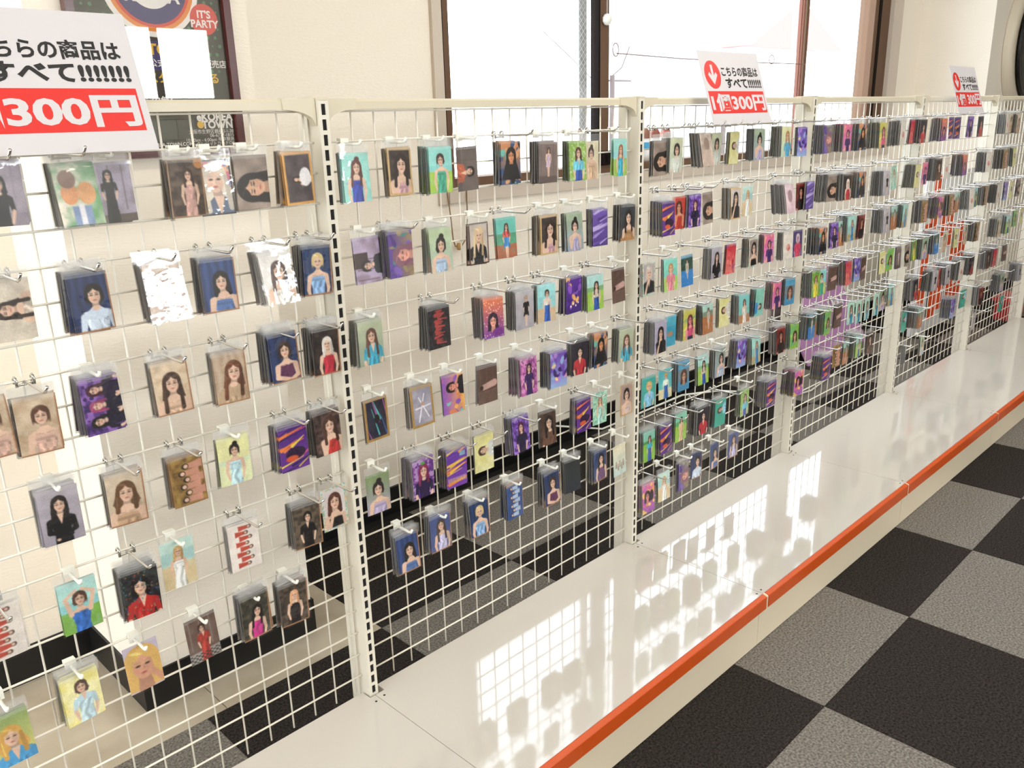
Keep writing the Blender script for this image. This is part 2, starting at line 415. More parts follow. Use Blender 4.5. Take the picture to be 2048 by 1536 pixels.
tag(link('white_cable', b.mesh('white_cable', wplastic, True)), 'white power cable trailing behind the third and fourth racks', 'cable')
b = MB().box(2.30, 2.37, .905, .92, .10, .22)
ol = tag(bevel(link('wall_outlet', b.mesh('wall_outlet', wplastic)), .003), 'white wall outlet above the black baseboard', 'outlet')
link('plug', MB().box(2.318, 2.352, .88, .906, .125, .16).mesh('plug', wplastic), ol)
b = MB().box(.196, .226, .905, .918, .30, .62)
tg = tag(link('paper_tag', MB().box(.33, .385, .906, .9195, .20, .36).mesh('paper_tag', mat('tan_paper', 'cdb684', .7))), 'tan paper strip with small print on the wall beside the pillar', 'tag')
for k in range(5):
    link('print_line', MB().box(.345, .370, .905, .907, .225 + .026 * k, .235 + .026 * k).mesh('print_line', mat('tag_ink', '6b5a3a', .7)), tg)
# round black dish on the far pillar
rd = link('round_wall_dish', MB().lathe([(.40, 0), (.40, -.03), (.385, -.05), (.335, -.055), (.315, -.04)], 48, (5.63, .498, 1.64), 'y').mesh('round_wall_dish', mat('speaker_cream', 'd8ccb6', .5), True))
tag(rd, 'large round black dish with stepped rings in a cream surround', 'wall fixture')
link('ring_step', MB().lathe([(.315, -.06), (.315, -.075), (.285, -.08), (.265, -.055), (.225, -.06), (.215, -.04), (.16, -.045), (.15, -.025), (.07, -.03), (0, -.03)], 48, (5.63, .498, 1.64), 'y').mesh('ring_step', mat('speaker_black', '0a0a0b', .35)), rd)

# framed shop poster on the pillar
fy = .497
pf = bpy.data.objects.new('framed_poster', None); C.objects.link(pf); pf.location = (-.05, .5, 1.23)
tag(pf, 'framed dark shop poster in a red-brown frame on the pillar', 'poster')
PX0, PX1, PZ0, PZ1 = -.222, .108, 1.233, 1.76
def pp(nm, b, mm, smooth=False):
    o = link(nm, b.mesh(nm, mm, smooth), pf); o.location = (.05, -.5, -1.23); return o
fm = mat('redbrown_frame', '4a1512', .25, coat=.4)
fw_ = .016
pp('frame', MB().box(PX0, PX0 + fw_, fy - .022, fy, PZ0, PZ1).box(PX1 - fw_, PX1, fy - .022, fy, PZ0, PZ1)
   .box(PX0 + fw_, PX1 - fw_, fy - .022, fy, PZ0, PZ0 + fw_).box(PX0 + fw_, PX1 - fw_, fy - .022, fy, PZ1 - fw_, PZ1), fm)
pm = mat('poster_print', '17160f', .6, noise=('2e3a26', 12, 2, .35, .75))
pp('print', MB().box(PX0 + fw_, PX1 - fw_, fy - .008, fy - .004, PZ0 + fw_, PZ1 - fw_), pm)
gm = mat('poster_green_dot', '3f7a4a', .6); random.seed(4)
b = MB()
for i in range(19):
    for j in range(16):
        x = PX0 + .026 + i * .0158 + (.008 if j % 2 else 0); z_ = 1.40 + j * .0165
        if x > PX1 - .022 or random.random() < .25: continue
        r_ = .0042 * random.uniform(.5, 1)
        b.add([(x + r_ * math.cos(k * math.pi / 4), fy - .0083, z_ + r_ * math.sin(k * math.pi / 4)) for k in range(8)], [tuple(range(8))])
o = pp('dot_pattern', b, gm); o['kind'] = 'stuff'
def arc_disc(cx, cz, r0, r1, yy, n=36):
    b = MB(); vs = []; fs = []
    for k in range(n + 1):
        a = 2 * math.pi * k / n
        vs += [(cx + r0 * math.cos(a), yy, cz + r0 * math.sin(a)), (cx + r1 * math.cos(a), yy, cz + r1 * math.sin(a))]
    for k in range(n): fs.append((2 * k, 2 * k + 1, 2 * k + 3, 2 * k + 2))
    return b.add(vs, fs)
lx, lz = -.052, 1.560
pp('emblem_ring', arc_disc(lx, lz, .0, .098, fy - .0086), mat('poster_white', 'efe9e2', .6))
pp('emblem_ring', arc_disc(lx, lz, .080, .088, fy - .0089), mat('poster_orange', 'e0862a', .6))
pp('emblem_ring', arc_disc(lx, lz, .074, .080, fy - .0089), mat('poster_red', 'd23a2c', .6))
pp('emblem_ring', arc_disc(lx, lz, .046, .074, fy - .0089), mat('poster_navy', '2b2766', .6))
pp('red_spot', arc_disc(.052, 1.500, 0, .030, fy - .0092), mat('poster_red', 'd23a2c', .6))
pp('navy_band', MB().box(-.10, .045, fy - .0087, fy - .0085, 1.40, 1.455), mat('poster_navy', '2b2766', .6))
pw = mat('poster_white', 'efe9e2', .6); py_ = mat('poster_yellow', 'e2b21e', .6)
def ptxt(body, mm, size, x, z_, align='LEFT', bold=0.0, sx=1.0):
    o = text(body, pf, mm, size, (x + .05, fy - .0096 - .5, z_ - 1.23), name='lettering', align=align, bold=bold, sx=sx); return o
ptxt('KOREA', pw, .034, lx, 1.527, 'CENTER', .0012)
ptxt("IT'S", pw, .020, .052, 1.503, 'CENTER', .0006)
ptxt('PARTY', pw, .020, .052, 1.485, 'CENTER', .0006)
ptxt('A TOWN', py_, .028, -.10, 1.430, 'LEFT', .0010)
ptxt('公式韓流グッズ販売店', pw, .0165, -.075, 1.408, 'LEFT', .0002)
ptxt('のスターに会える', py_, .022, -.105, 1.378, 'LEFT', .0006)
ptxt('年中無休', pw, .019, -.10, 1.335, 'LEFT', .0004)
ptxt('eKOREA', pw, .0215, PX1 - .019, 1.302, 'RIGHT', .0009)
ptxt('TOWN', pw, .0215, PX1 - .019, 1.2865, 'RIGHT', .0009)
pp('yellow_spot', arc_disc(.016, 1.294, 0, .0075, fy - .0092), py_)
ptxt('大阪市生野区鶴橋3-1-38', pw, .0095, PX1 - .019, 1.2765, 'RIGHT')
ptxt('06-6777-1815', pw, .0098, PX1 - .019, 1.2685, 'RIGHT')
ptxt('10:00am - 6:00pm 年中無休', pw, .0095, PX1 - .019, 1.260, 'RIGHT')
ptxt('クレジットカードOK', pw, .0092, PX1 - .019, 1.252, 'RIGHT')
ptxt('WWW.EKOREA-TOWN.COM', pw, .0098, -.135, 1.253, 'LEFT', .0002)
pp('glass', MB().box(PX0 + fw_, PX1 - fw_, fy - .0125, fy - .0115, PZ0 + fw_, PZ1 - fw_), film('poster_glass', 2.2, 0.0, .012))

# ---------------------------------------------------------------- price signs resting on the hooks
sign_w = mat('sign_paper', 'cfcacb', .45); sign_r = mat('sign_red', 'd8261c', .4); sign_k = mat('sign_black', '0c0a0a', .5)
def price_sign(x0, label, gap='', tilt=0.0):
    W_, H_ = .297, .210
    e = bpy.data.objects.new('price_sign', None); C.objects.link(e)
    yb, zb, yt, zt = -.058, 1.2605, .002, 1.442
    e.location = (x0, yb, zb)
    up = Vector((0, yt - yb, zt - zb)).normalized()
    ang = math.atan2(yt - yb, zt - zb)
    e.rotation_euler = (-ang, tilt, 0)
    H_ = .192
    def pt(nm, b, mm):
        return link(nm, b.mesh(nm, mm), e)
    pt('paper', MB().box(0, W_, -.0004, .0004, 0, H_), sign_w)
    # clear laminate with rounded corners
    rr = .008; g = .005; prof = []
    for (cx, cz, a0) in ((W_ + g - rr, H_ + g - rr, 0), (-g + rr, H_ + g - rr, 90), (-g + rr, -g + rr, 180), (W_ + g - rr, -g + rr, 270)):
        for k in range(5):
            a = math.radians(a0 + k * 22.5); prof.append((cx + rr * math.cos(a), cz + rr * math.sin(a)))
    n = len(prof)
    b = MB().add([(x, -.0010, z_) for x, z_ in prof] + [(x, .0010, z_) for x, z_ in prof],
                 [tuple(range(n)), tuple(range(2 * n - 1, n - 1, -1))] + [(i, i + n, (i + 1) % n + n, (i + 1) % n) for i in range(n)])
    pt('laminate', b, acryl_m)
    d = -.0006
    pt('red_band', MB().box(.010, W_ - .010, d, -.0003, .028, .087), sign_r)
    b = MB(); cx, cz, r_ = .050, .130, .037
    b.add([(cx + r_ * math.cos(k * math.pi / 20), d, cz + r_ * math.sin(k * math.pi / 20)) for k in range(40)], [tuple(range(40))])
    pt('red_disc', b, sign_r)
    b = MB(); s_ = .026
    arrow = [(-.22, 1.0), (.22, 1.0), (.22, -.1), (.62, .28), (.92, -.02), (0, -1.0), (-.92, -.02), (-.62, .28), (-.22, -.1)]
    b.add([(cx + s_ * ax * .9, d - .0001, cz + s_ * az) for ax, az in arrow], [(0, 1, 2, 8), (2, 3, 4, 5), (8, 5, 6, 7), (8, 2, 5)])
    pt('arrow', b, sign_w)
    text('こちらの商品は', e, sign_k, .03, (0, d - .0001, 0), bold=.0009, fit=(.094, W_ - .018, .126, .153))
    text('すべて!!!!!!!', e, sign_k, .03, (0, d - .0001, 0), bold=.0012, fit=(.105, W_ - .012, .0945, .122))
    if gap:
        text('1個', e, sign_w, .06, (0, d - .0002, 0), bold=.002, fit=(.016, .110, .034, .081))
        text('300円', e, sign_w, .06, (0, d - .0002, 0), bold=.002, fit=(.132, W_ - .014, .034, .081))
    else:
        text('1個300円', e, sign_w, .06, (0, d - .0002, 0), bold=.002, fit=(.016, W_ - .013, .034, .081))
    return tag(e, label, 'sign', 'red and white price signs')
price_sign(-.614, 'largest red and white price sign, left, cut by the photo edge')
price_sign(1.127, 'red and white 300 yen sign leaning above the third rack')
price_sign(2.915, 'small red and white 300 yen sign above the fifth rack', ' ')

# ---------------------------------------------------------------- the racks: posts, grids, rails, shelves
SZ = .141; NB = 6
def post_mesh():
    b = MB(); hw = .0102; sw = .0042; z0, z1 = 0.0, 1.330
    # slotted front face at y=0
    zs = []; z_ = 1.330 - .0085
    while z_ - .018 > .015:
        zs.append((z_ - .018, z_)); z_ -= .02518
    zs.sort()
    def q(x0, x1, a, c): b.add([(x0, 0, a), (x1, 0, a), (x1, 0, c), (x0, 0, c)], [(0, 1, 2, 3)])
    q(-hw, -sw, z0, z1); q(sw, hw, z0, z1)
    last = z0
    for a, c in zs:
        q(-sw, sw, last, a); last = c
        for (xa, xb) in ((-sw, -sw), (sw, sw)):      # slot cheeks
            b.add([(xa, 0, a), (xa, .0018, a), (xa, .0018, c), (xa, 0, c)], [(0, 1, 2, 3)])
        b.add([(-sw, 0, a), (sw, 0, a), (sw, .0018, a), (-sw, .0018, a)], [(0, 1, 2, 3)])
        b.add([(-sw, 0, c), (sw, 0, c), (sw, .0018, c), (-sw, .0018, c)], [(0, 1, 2, 3)])
    q(-sw, sw, last, z1)
    # channel behind the slots, side walls and the wider back
    b.add([(-hw, 0, z0), (-hw, .027, z0), (-hw, .027, z1), (-hw, 0, z1)], [(0, 1, 2, 3)])
    b.add([(hw, 0, z0), (hw, .027, z0), (hw, .027, z1), (hw, 0, z1)], [(0, 1, 2, 3)])
    b.add([(-hw, 0, z1), (hw, 0, z1), (hw, .027, z1), (-hw, .027, z1)], [(0, 1, 2, 3)])
    return b
pm_ = post_mesh(); post_me = bpy.data.meshes.new('upright_post'); post_me.from_pydata(pm_.v, [], pm_.f); post_me.materials.append(cream); post_me.update()
back_me = MB().box(-.0125, .0125, .034, .062, 0, 1.328).mesh('back_channel', cream)
web_me = MB().box(-.0095, .0095, .0265, .0345, 0, 1.328).mesh('web', mat('post_inner', 'cfc8b8', .5))
dark_me = MB().box(-.0085, .0085, .0022, .016, .005, 1.325).mesh('slot_shadow', mat('post_inside_dark', '0d0c0b', .8))  # dark insert puts the shade inside the hollow post behind its slots
cap_me = MB().box(-.0109, .0109, -.0006, .0625, 1.3275, 1.3325).mesh('post_cap', cream_d)
pn = {0: 'slotted cream upright post between the nearest and second racks', 1: 'slotted cream upright post between the second and third racks', 2: 'slotted cream upright post between the third and fourth racks',
      3: 'slotted cream upright post between the fourth and fifth racks', 4: 'slotted cream upright post between the fifth and farthest racks', 5: 'slotted cream upright post at the far end by the photo edge'}
for i in range(0, 6):
    o = tag(link('upright_post', post_me, None, (i * .9, 0, 0)), pn[i], 'post', 'slotted upright posts of the racks')
    link('back_channel', back_me, o); link('web', web_me, o); link('slot_shade_insert', dark_me, o); link('post_cap', cap_me, o)

hw_me = MB().tube([(.0108, .0245, 0), (.8892, .0245, 0)], .0019, 6).mesh('wire', wire_m, True)
vw_me = MB().tube([(0, .0278, .146), (0, .0278, 1.3115)], .0017, 6).mesh('wire', wire_m, True)
bar_b = MB(); prof = [(.010, 1.3125), (.043, 1.3125), (.043, 1.3255), (.039, 1.3295), (.014, 1.3295), (.010, 1.3255)]
bar_b.extr(prof, .068, .832); bar_me = bar_b.mesh('top_rail', cream_d)
def bracket(sgn):
    b = MB(); x0 = .0112; L = .062; pts = []
    for k in range(9):
        t = k / 8; pts.append((x0 + L * t, 1.286 + .0265 * (1 - (1 - t) ** 2) ** .5 if t > 0 else 1.286))
    top = [(p_[0], 1.3305) for p_ in pts]
    n = len(pts); vs = []
    for yy in (.0070, .0222):
        vs += [(x, yy, z_) for x, z_ in pts] + [(x, yy, z_) for x, z_ in top]
    if sgn < 0: vs = [(.9 - x, y, z_) for x, y, z_ in vs]
    fs = []
    for k in range(n - 1):
        fs += [(k, k + 1, n + k + 1, n + k), (2 * n + k, 3 * n + k, 3 * n + k + 1, 2 * n + k + 1), (k, 2 * n + k, 2 * n + k + 1, k + 1), (n + k, n + k + 1, 3 * n + k + 1, 3 * n + k)]
    fs += [(0, n, 3 * n, 2 * n), (n - 1, 3 * n - 1, 4 * n - 1, 2 * n - 1)]
    return b.add(vs, fs).mesh('end_bracket', cream_d)
br_me = (bracket(1), bracket(-1))
# base shelf with notches round the posts
def shelf_mesh():
    b = MB(); X0, X1 = .0006, .8994; yb, yn, yf = .0225, -.0035, -.3985
    top = [(X0, yf), (X1, yf), (X1, yn), (.9 - .0135, yn), (.9 - .0135, yb), (.0235, yb), (.0235, yn), (X0, yn)]
    n = len(top)
    vs = [(x, y, SZ) for x, y in top] + [(x, y, SZ - .028) for x, y in top]
    return b.add(vs, [tuple(range(n)), tuple(range(2 * n - 1, n - 1, -1))] + [(i, i + n, (i + 1) % n + n, (i + 1) % n) for i in range(n)]).mesh('base_shelf', shelf_m)
sh_me = shelf_mesh()
strip_me = MB().extr([(-.3990, .1418), (-.4015, .1424), (-.4112, .1392), (-.4122, .1375), (-.4122, .1055), (-.4090, .1040), (-.3990, .1040)], .006, .8955).mesh('price_strip', orange_m)
chan_me = MB().extr([(-.3988, .1412), (-.4080, .1385), (-.4105, .1360), (-.4105, .1015), (-.3988, .1015)], .0004, .8996).mesh('strip_channel', mat('strip_channel', 'd9ccb0', .35))
hole_me = MB().lathe([(0, SZ + .00025), (.0026, SZ + .00025), (.0026, SZ - .001)], 12).mesh('bolt_hole', black_m)
kick_me = MB().box(.0006, .8994, -.4005, -.390, .003, .1035).mesh('kick_plate', kick_m)
for i in range(NB):
    x = (i - 1) * .9; nm = PANEL[i + 1]
    e = bpy.data.objects.new('grid_panel', None); C.objects.link(e); e.location = (x, 0, 0)
    tag(e, 'cream wire grid panel of the %s rack' % nm, 'grid panel', 'wire grid panels of the racks')
    for k in range(23): link('wire', hw_me, e, (0, 0, .183 + .0512 * k))
    for k in range(18): link('wire', vw_me, e, (.0235 + .0501 * k, 0, 0))
    r_ = tag(link('top_rail', bar_me, None, (x, 0, 0)), 'cream top rail along the %s rack' % nm, 'rail', 'top rails of the racks')
    link('end_bracket', br_me[0], r_); link('end_bracket', br_me[1], r_)
    s_ = tag(link('base_shelf', sh_me, None, (x, 0, 0)), 'glossy cream base shelf of the %s rack' % nm, 'shelf', 'glossy base shelves of the racks')
    ch_ = link('strip_channel', chan_me, s_); q = link('price_strip', strip_me, ch_); q['label'] = 'orange price strip'
    for hx_, hy_ in ((.0125, -.018), (.8885, -.022), (.0125, -.386), (.8885, -.388)):
        link('bolt_hole', hole_me, s_, (hx_, hy_, 0))
    if i < 5:
        tag(link('kick_plate', kick_me, None, (x - .018, 0, 0)), 'beige kick plate under the shelf of the %s rack' % nm, 'kick plate', 'kick plates under the shelves')

# ---------------------------------------------------------------- what is printed on the cards
class Ras:
    """a small painter that fills the colours of one printed card"""
    def __init__(s, w, h, rot, seed):
        s.A, s.B = (1.5, 1.0) if rot else (1.0, 1.5)
        if rot: w, h = h, w
        s.w, s.h = w, h
        s.X, s.Y = np.meshgrid(np.linspace(0, s.A, w + 1), np.linspace(0, s.B, h + 1))
        s.a = np.ones((h + 1, w + 1, 3)); s.rg = np.random.RandomState(seed); s.rot = rot
        s.px = s.A / w
    def mix(s, mk, c):
        if isinstance(c, str): c = hx(c)
        s.a = s.a * (1 - mk[..., None]) + c * mk[..., None]
    def edge(s, d):                      # d>0 inside, in card widths
        return np.clip(d / (1.3 * s.px) + .5, 0, 1)
    def ell(s, cx, cy, rx, ry, c, rot=0, k=1.0):
        dx, dy = s.X - cx, s.Y - cy
        if rot:
            a = math.radians(rot); dx, dy = dx * math.cos(a) + dy * math.sin(a), -dx * math.sin(a) + dy * math.cos(a)
        q = np.sqrt((dx / rx) ** 2 + (dy / ry) ** 2)
        s.mix(s.edge((1 - q) * min(rx, ry)) * k, c)
    def cap(s, x0, y0, x1, y1, r0, r1, c):
        dx, dy = x1 - x0, y1 - y0; L = dx * dx + dy * dy + 1e-9
        t = np.clip(((s.X - x0) * dx + (s.Y - y0) * dy) / L, 0, 1)
        d = np.hypot(s.X - x0 - t * dx, s.Y - y0 - t * dy)
        s.mix(s.edge(r0 + (r1 - r0) * t - d), c)
    def trap(s, cx, y0, w0, y1, w1, c, cx1=None):
        t = np.clip((s.Y - y0) / max(y1 - y0, 1e-6), 0, 1); hw = w0 + (w1 - w0) * t
        cc = cx if cx1 is None else cx + (cx1 - cx) * t
        s.mix(s.edge(np.minimum(hw - abs(s.X - cc), np.minimum(s.Y - y0, y1 - s.Y))), c)
    def rect(s, x0, y0, x1, y1, c, k=1.0):
        s.mix(s.edge(np.minimum(np.minimum(s.X - x0, x1 - s.X), np.minimum(s.Y - y0, y1 - s.Y))) * k, c)
    def noise(s, sc):
        n = max(2, int(sc)); g = s.rg.rand(int(n * s.B) + 3, int(n * s.A) + 3)
        u, v = s.X * n, s.Y * n; i, j = u.astype(int), v.astype(int); fu, fv = u - i, v - j
        fu = fu * fu * (3 - 2 * fu); fv = fv * fv * (3 - 2 * fv)
        return (g[j, i] * (1 - fu) + g[j, i + 1] * fu) * (1 - fv) + (g[j + 1, i] * (1 - fu) + g[j + 1, i + 1] * fu) * fv
    def grad(s, c1, c2):
        t = (s.Y / s.B)[..., None]; s.a = hx(c1) * (1 - t) + hx(c2) * t
    def bg(s, kind, *c):
        if kind == 'solid': s.grad(c[0], c[0])
        elif kind == 'grad': s.grad(c[0], c[1])
        elif kind == 'curtain':
            s.grad(c[0], c[0]); s.mix(.5 + .5 * np.sin(s.X * 26 + 3 * s.noise(3)) , c[1])
        elif kind == 'noise':
            s.grad(c[0], c[0]); s.mix(np.clip(s.noise(c[2]) * 1.6 - .3, 0, 1), c[1]); s.mix(np.clip(s.noise(c[2] * 2.5) * .8 - .3, 0, 1), c[1])
        elif kind == 'foliage':
            s.grad(c[0], c[0]); s.mix(np.clip((s.noise(7) - .45) * 6, 0, 1), c[1]); s.mix(np.clip((s.noise(12) - .55) * 8, 0, 1), c[2])
        elif kind == 'beach':                      # sky, sea, ground, horizon, shore
            s.grad(c[0], c[0]); s.rect(-1, c[3], 9, c[4], c[1]); s.rect(-1, c[4], 9, 9, c[2])
            s.mix(np.clip((s.noise(9) - .5) * 1.2, 0, 1) * .5, c[0])
        elif kind == 'room':
            s.grad(c[0], c[0]); s.rect(-1, c[2], 9, 9, c[1]); s.mix(np.clip((s.noise(5) - .5) * 1.5, 0, 1) * .5, c[1])
            for k in range(3): s.rect(.1 + .33 * k, .08, .14 + .33 * k, c[2] - .1, c[1], .5)
        elif kind == 'collage':
            s.grad(c[0], c[-1])
            for k in range(26):
                col = c[s.rg.randint(len(c))]
                s.ell(s.rg.rand() * s.A, s.rg.rand() * s.B, .05 + .16 * s.rg.rand(), .03 + .09 * s.rg.rand(), col, s.rg.randint(180))
        elif kind == 'neon':
            s.grad(c[0], c[-1])
            for k in range(16):
                y = s.rg.rand() * s.B; x = s.rg.rand() * s.A; L = .2 + .5 * s.rg.rand()
                s.cap(x - L, y + .12, x + L, y - .12, .02 + .05 * s.rg.rand(), .01, c[s.rg.randint(len(c))])
        elif kind == 'dots':
            s.grad(c[0], c[1])
            for k in range(60): s.ell(s.rg.rand() * s.A, s.rg.rand() * s.B, .022, .022, c[2])
    def cloth(s, cx, y0, w0, y1, w1, c, cx1=None):
        """a garment panel with soft folds"""
        b0 = s.a.copy(); s.trap(cx, y0, w0, y1, w1, c, cx1)
        mk = np.abs(s.a - b0).max(-1) > .02
        f = 1 + .16 * (np.sin((s.X - cx) * 30 + 5 * s.noise(4) + s.Y * 6)) * (s.noise(6) > .35) - .10 * np.clip((s.X - cx) / max(w0, .01), -1, 1)
        s.a = np.where(mk[..., None], np.clip(s.a * f[..., None], 0, 1), s.a)
    def fig(s, cx, cy, r, hair, top, skin='e4bb9f', L=2.4, neck='off', bottom=None, bun=0, arms='down', face=1, legs=0, wide=1.0, over=None):
        if not legs: r = r * 1.22; cy = cy + .02
        dk = hx(skin) * .80; hd = hx(hair)
        lean = s.rg.uniform(-.25, .25) * r
        s.ell(cx, cy - .14 * r, 1.0 * r, 1.12 * r, hair)
        if L > .6:
            s.trap(cx, cy - .1 * r, .98 * r, cy + L * r * .55, (.95 + .1 * L) * r * wide, hair, cx + lean * .5)
            s.trap(cx + lean * .5, cy + L * r * .5, (.95 + .1 * L) * r * wide, cy + L * r, (.6 + .08 * L) * r * wide, hair, cx + lean)
        if bun: s.ell(cx + .2 * r, cy - 1.3 * r, .5 * r, .44 * r, hair)
        bx = cx + lean
        s.cap(cx, cy + .55 * r, bx, cy + 1.5 * r, .33 * r, .4 * r, dk)
        shy = cy + 1.75 * r
        bare = neck in ('off', 'strap')
        s.ell(bx, shy + .42 * r, 1.62 * r, .62 * r, skin if bare else top)
        s.trap(bx, cy + 1.25 * r, .36 * r, shy + .35 * r, 1.35 * r, skin if bare else top)
        wy = cy + 4.0 * r
        s.cloth(bx, shy + .3 * r, 1.42 * r, wy, 1.0 * r, skin if neck == 'off' else top)
        y0 = shy + (.75 if neck == 'off' else .45 if neck == 'strap' else 0) * r
        s.cloth(bx, y0, 1.40 * r, wy, 1.0 * r, top)
        if bare:                                   # collar bones and shadow under the chin
            s.cap(bx - .9 * r, shy + .28 * r, bx - .2 * r, shy + .38 * r, .05 * r, .04 * r, dk); s.cap(bx + .9 * r, shy + .28 * r, bx + .2 * r, shy + .38 * r, .05 * r, .04 * r, dk)
        if neck == 'v': s.trap(bx, cy + 1.25 * r, .42 * r, cy + 2.7 * r, .03 * r, skin)
        if neck == 'crew': s.ell(bx, cy + 1.45 * r, .45 * r, .28 * r, skin)
        if neck == 'off':
            s.ell(bx, y0 + .05 * r, 1.75 * r, .36 * r, top); s.ell(bx - .1 * r, y0 + .2 * r, 1.5 * r, .16 * r, np.clip(hx(top) * .86, 0, 1))
        s.cloth(bx, wy - .1 * r, 1.02 * r, wy + (3.8 if legs else 9) * r, 1.7 * r, bottom or top)
        if legs:
            for q in (-.42, .42): s.cap(bx + q * r, wy + 3.6 * r, bx + q * r * .7, wy + 8.0 * r, .40 * r, .22 * r, skin)
        ac = skin if bare else top
        ac2 = np.clip(hx(ac if isinstance(ac, str) else 'ffffff') * .93, 0, 1)
        if arms == 'down':
            for q in (-1, 1):
                s.cap(bx + q * 1.42 * r, shy + .55 * r, bx + q * 1.72 * r, shy + 2.3 * r, .38 * r, .30 * r, ac if q < 0 else ac2)
                s.cap(bx + q * 1.72 * r, shy + 2.3 * r, bx + q * 1.35 * r, shy + 4.0 * r, .28 * r, .20 * r, skin)
        elif arms == 'cross':
            s.cap(bx - 1.42 * r, shy + .5 * r, bx - 1.6 * r, shy + 1.9 * r, .42 * r, .33 * r, ac)
            s.cap(bx - 1.6 * r, shy + 1.9 * r, bx + 1.1 * r, shy + 2.7 * r, .33 * r, .22 * r, ac if not bare else skin)
            s.cap(bx + 1.42 * r, shy + .5 * r, bx + 1.65 * r, shy + 2.0 * r, .42 * r, .33 * r, ac2)
            s.cap(bx + 1.65 * r, shy + 2.0 * r, bx - .6 * r, shy + 3.1 * r, .33 * r, .2 * r, ac2)
            s.ell(bx - .7 * r, shy + 3.1 * r, .26 * r, .18 * r, skin)
        elif arms == 'up':
            for q in (-1, 1):
                s.cap(bx + q * 1.35 * r, shy + .4 * r, cx + q * 2.0 * r, cy - .5 * r, .36 * r, .29 * r, skin)
                s.cap(cx + q * 2.0 * r, cy - .5 * r, cx + q * .4 * r, cy - 1.5 * r, .29 * r, .2 * r, skin)
        elif arms == 'hand':
            s.cap(bx + 1.4 * r, shy + .5 * r, bx + 1.5 * r, shy + 2.4 * r, .4 * r, .3 * r, ac2)
            s.cap(bx - 1.4 * r, shy + .5 * r, bx - 1.25 * r, shy + 2.3 * r, .4 * r, .32 * r, ac)
            s.cap(bx - 1.2 * r, shy + 2.3 * r, cx - .3 * r, cy + 1.35 * r, .3 * r, .2 * r, skin)
            for q in range(4): s.cap(cx - (.42 - .13 * q) * r, cy + 1.3 * r, cx - (.5 - .15 * q) * r, cy + .82 * r, .075 * r, .055 * r, skin if q % 2 else dk)
        s.face(cx, cy, r, hair, skin, face)
        if over or L > 1.5:
            s.cap(cx - .88 * r, cy - .1 * r, bx - .95 * r, cy + L * r * .95, .17 * r, .24 * r, hair); s.cap(cx + .86 * r, cy - .1 * r, bx + .9 * r, cy + L * r * .9, .16 * r, .24 * r, np.clip(hd * .85, 0, 1))
            s.cap(cx - .95 * r, cy + .3 * r, bx - 1.0 * r, cy + L * r * .8, .03 * r, .03 * r, np.clip(hd * 1.35 + .04, 0, 1))
    def face(s, cx, cy, r, hair, skin, face=1):
        sk = hx(skin); dk = sk * .86; hd = hx(hair)
        s.ell(cx, cy - .05 * r, .73 * r, .85 * r, skin); s.ell(cx, cy + .38 * r, .56 * r, .62 * r, skin)
        s.ell(cx + .38 * r, cy + .25 * r, .3 * r, .6 * r, dk, k=.55)
        if face and r > 2.2 * s.px:
            for q in (-1, 1):
                s.ell(cx + q * .30 * r, cy + .04 * r, .15 * r, .065 * r, '33231e'); s.cap(cx + q * .16 * r, cy - .17 * r, cx + q * .46 * r, cy - .19 * r, .035 * r, .025 * r, np.clip(hd * .7 + .12, 0, 1))
                s.ell(cx + q * .38 * r, cy + .36 * r, .17 * r, .12 * r, 'e0907c', k=.35)
            s.cap(cx + .05 * r, cy + .05 * r, cx + .07 * r, cy + .30 * r, .03 * r, .06 * r, dk)
            s.ell(cx, cy + .58 * r, .17 * r, .07 * r, 'b4504a'); s.ell(cx, cy + .70 * r, .14 * r, .04 * r, dk, k=.6)
        s.ell(cx - .45 * r, cy - .68 * r, .56 * r, .3 * r, hair, -38); s.ell(cx + .42 * r, cy - .70 * r, .56 * r, .3 * r, hair, 38)
        s.ell(cx - .80 * r, cy - .02 * r, .19 * r, .8 * r, hair, 6); s.ell(cx + .80 * r, cy - .02 * r, .19 * r, .8 * r, hair, -6)
        s.ell(cx - .3 * r, cy - .85 * r, .4 * r, .1 * r, np.clip(hd * 1.4 + .05, 0, 1), 20, k=.5)
    def done(s, border=None):
        if border:
            c, bw = border[:2]
            if len(border) > 2 and not s.rot: d = np.minimum(s.A - s.X, s.B - s.Y)
            elif len(border) > 2: d = np.minimum(s.A - s.X, s.B - s.Y if s.rot > 0 else s.Y)
            else: d = np.minimum(np.minimum(s.X, s.A - s.X), np.minimum(s.Y, s.B - s.Y))
            s.mix(s.edge(bw - d), c)
        a = s.a * (1 + .10 * (s.noise(5)[..., None] - .5) + .08 * (s.rg.rand(*s.a.shape[:2], 1) - .5))
        g = a.mean(-1, keepdims=True); a = g + (a - g) * .86
        if s.rot: a = np.rot90(a, 1 if s.rot > 0 else -1)
        return np.clip(a, 0, 1)

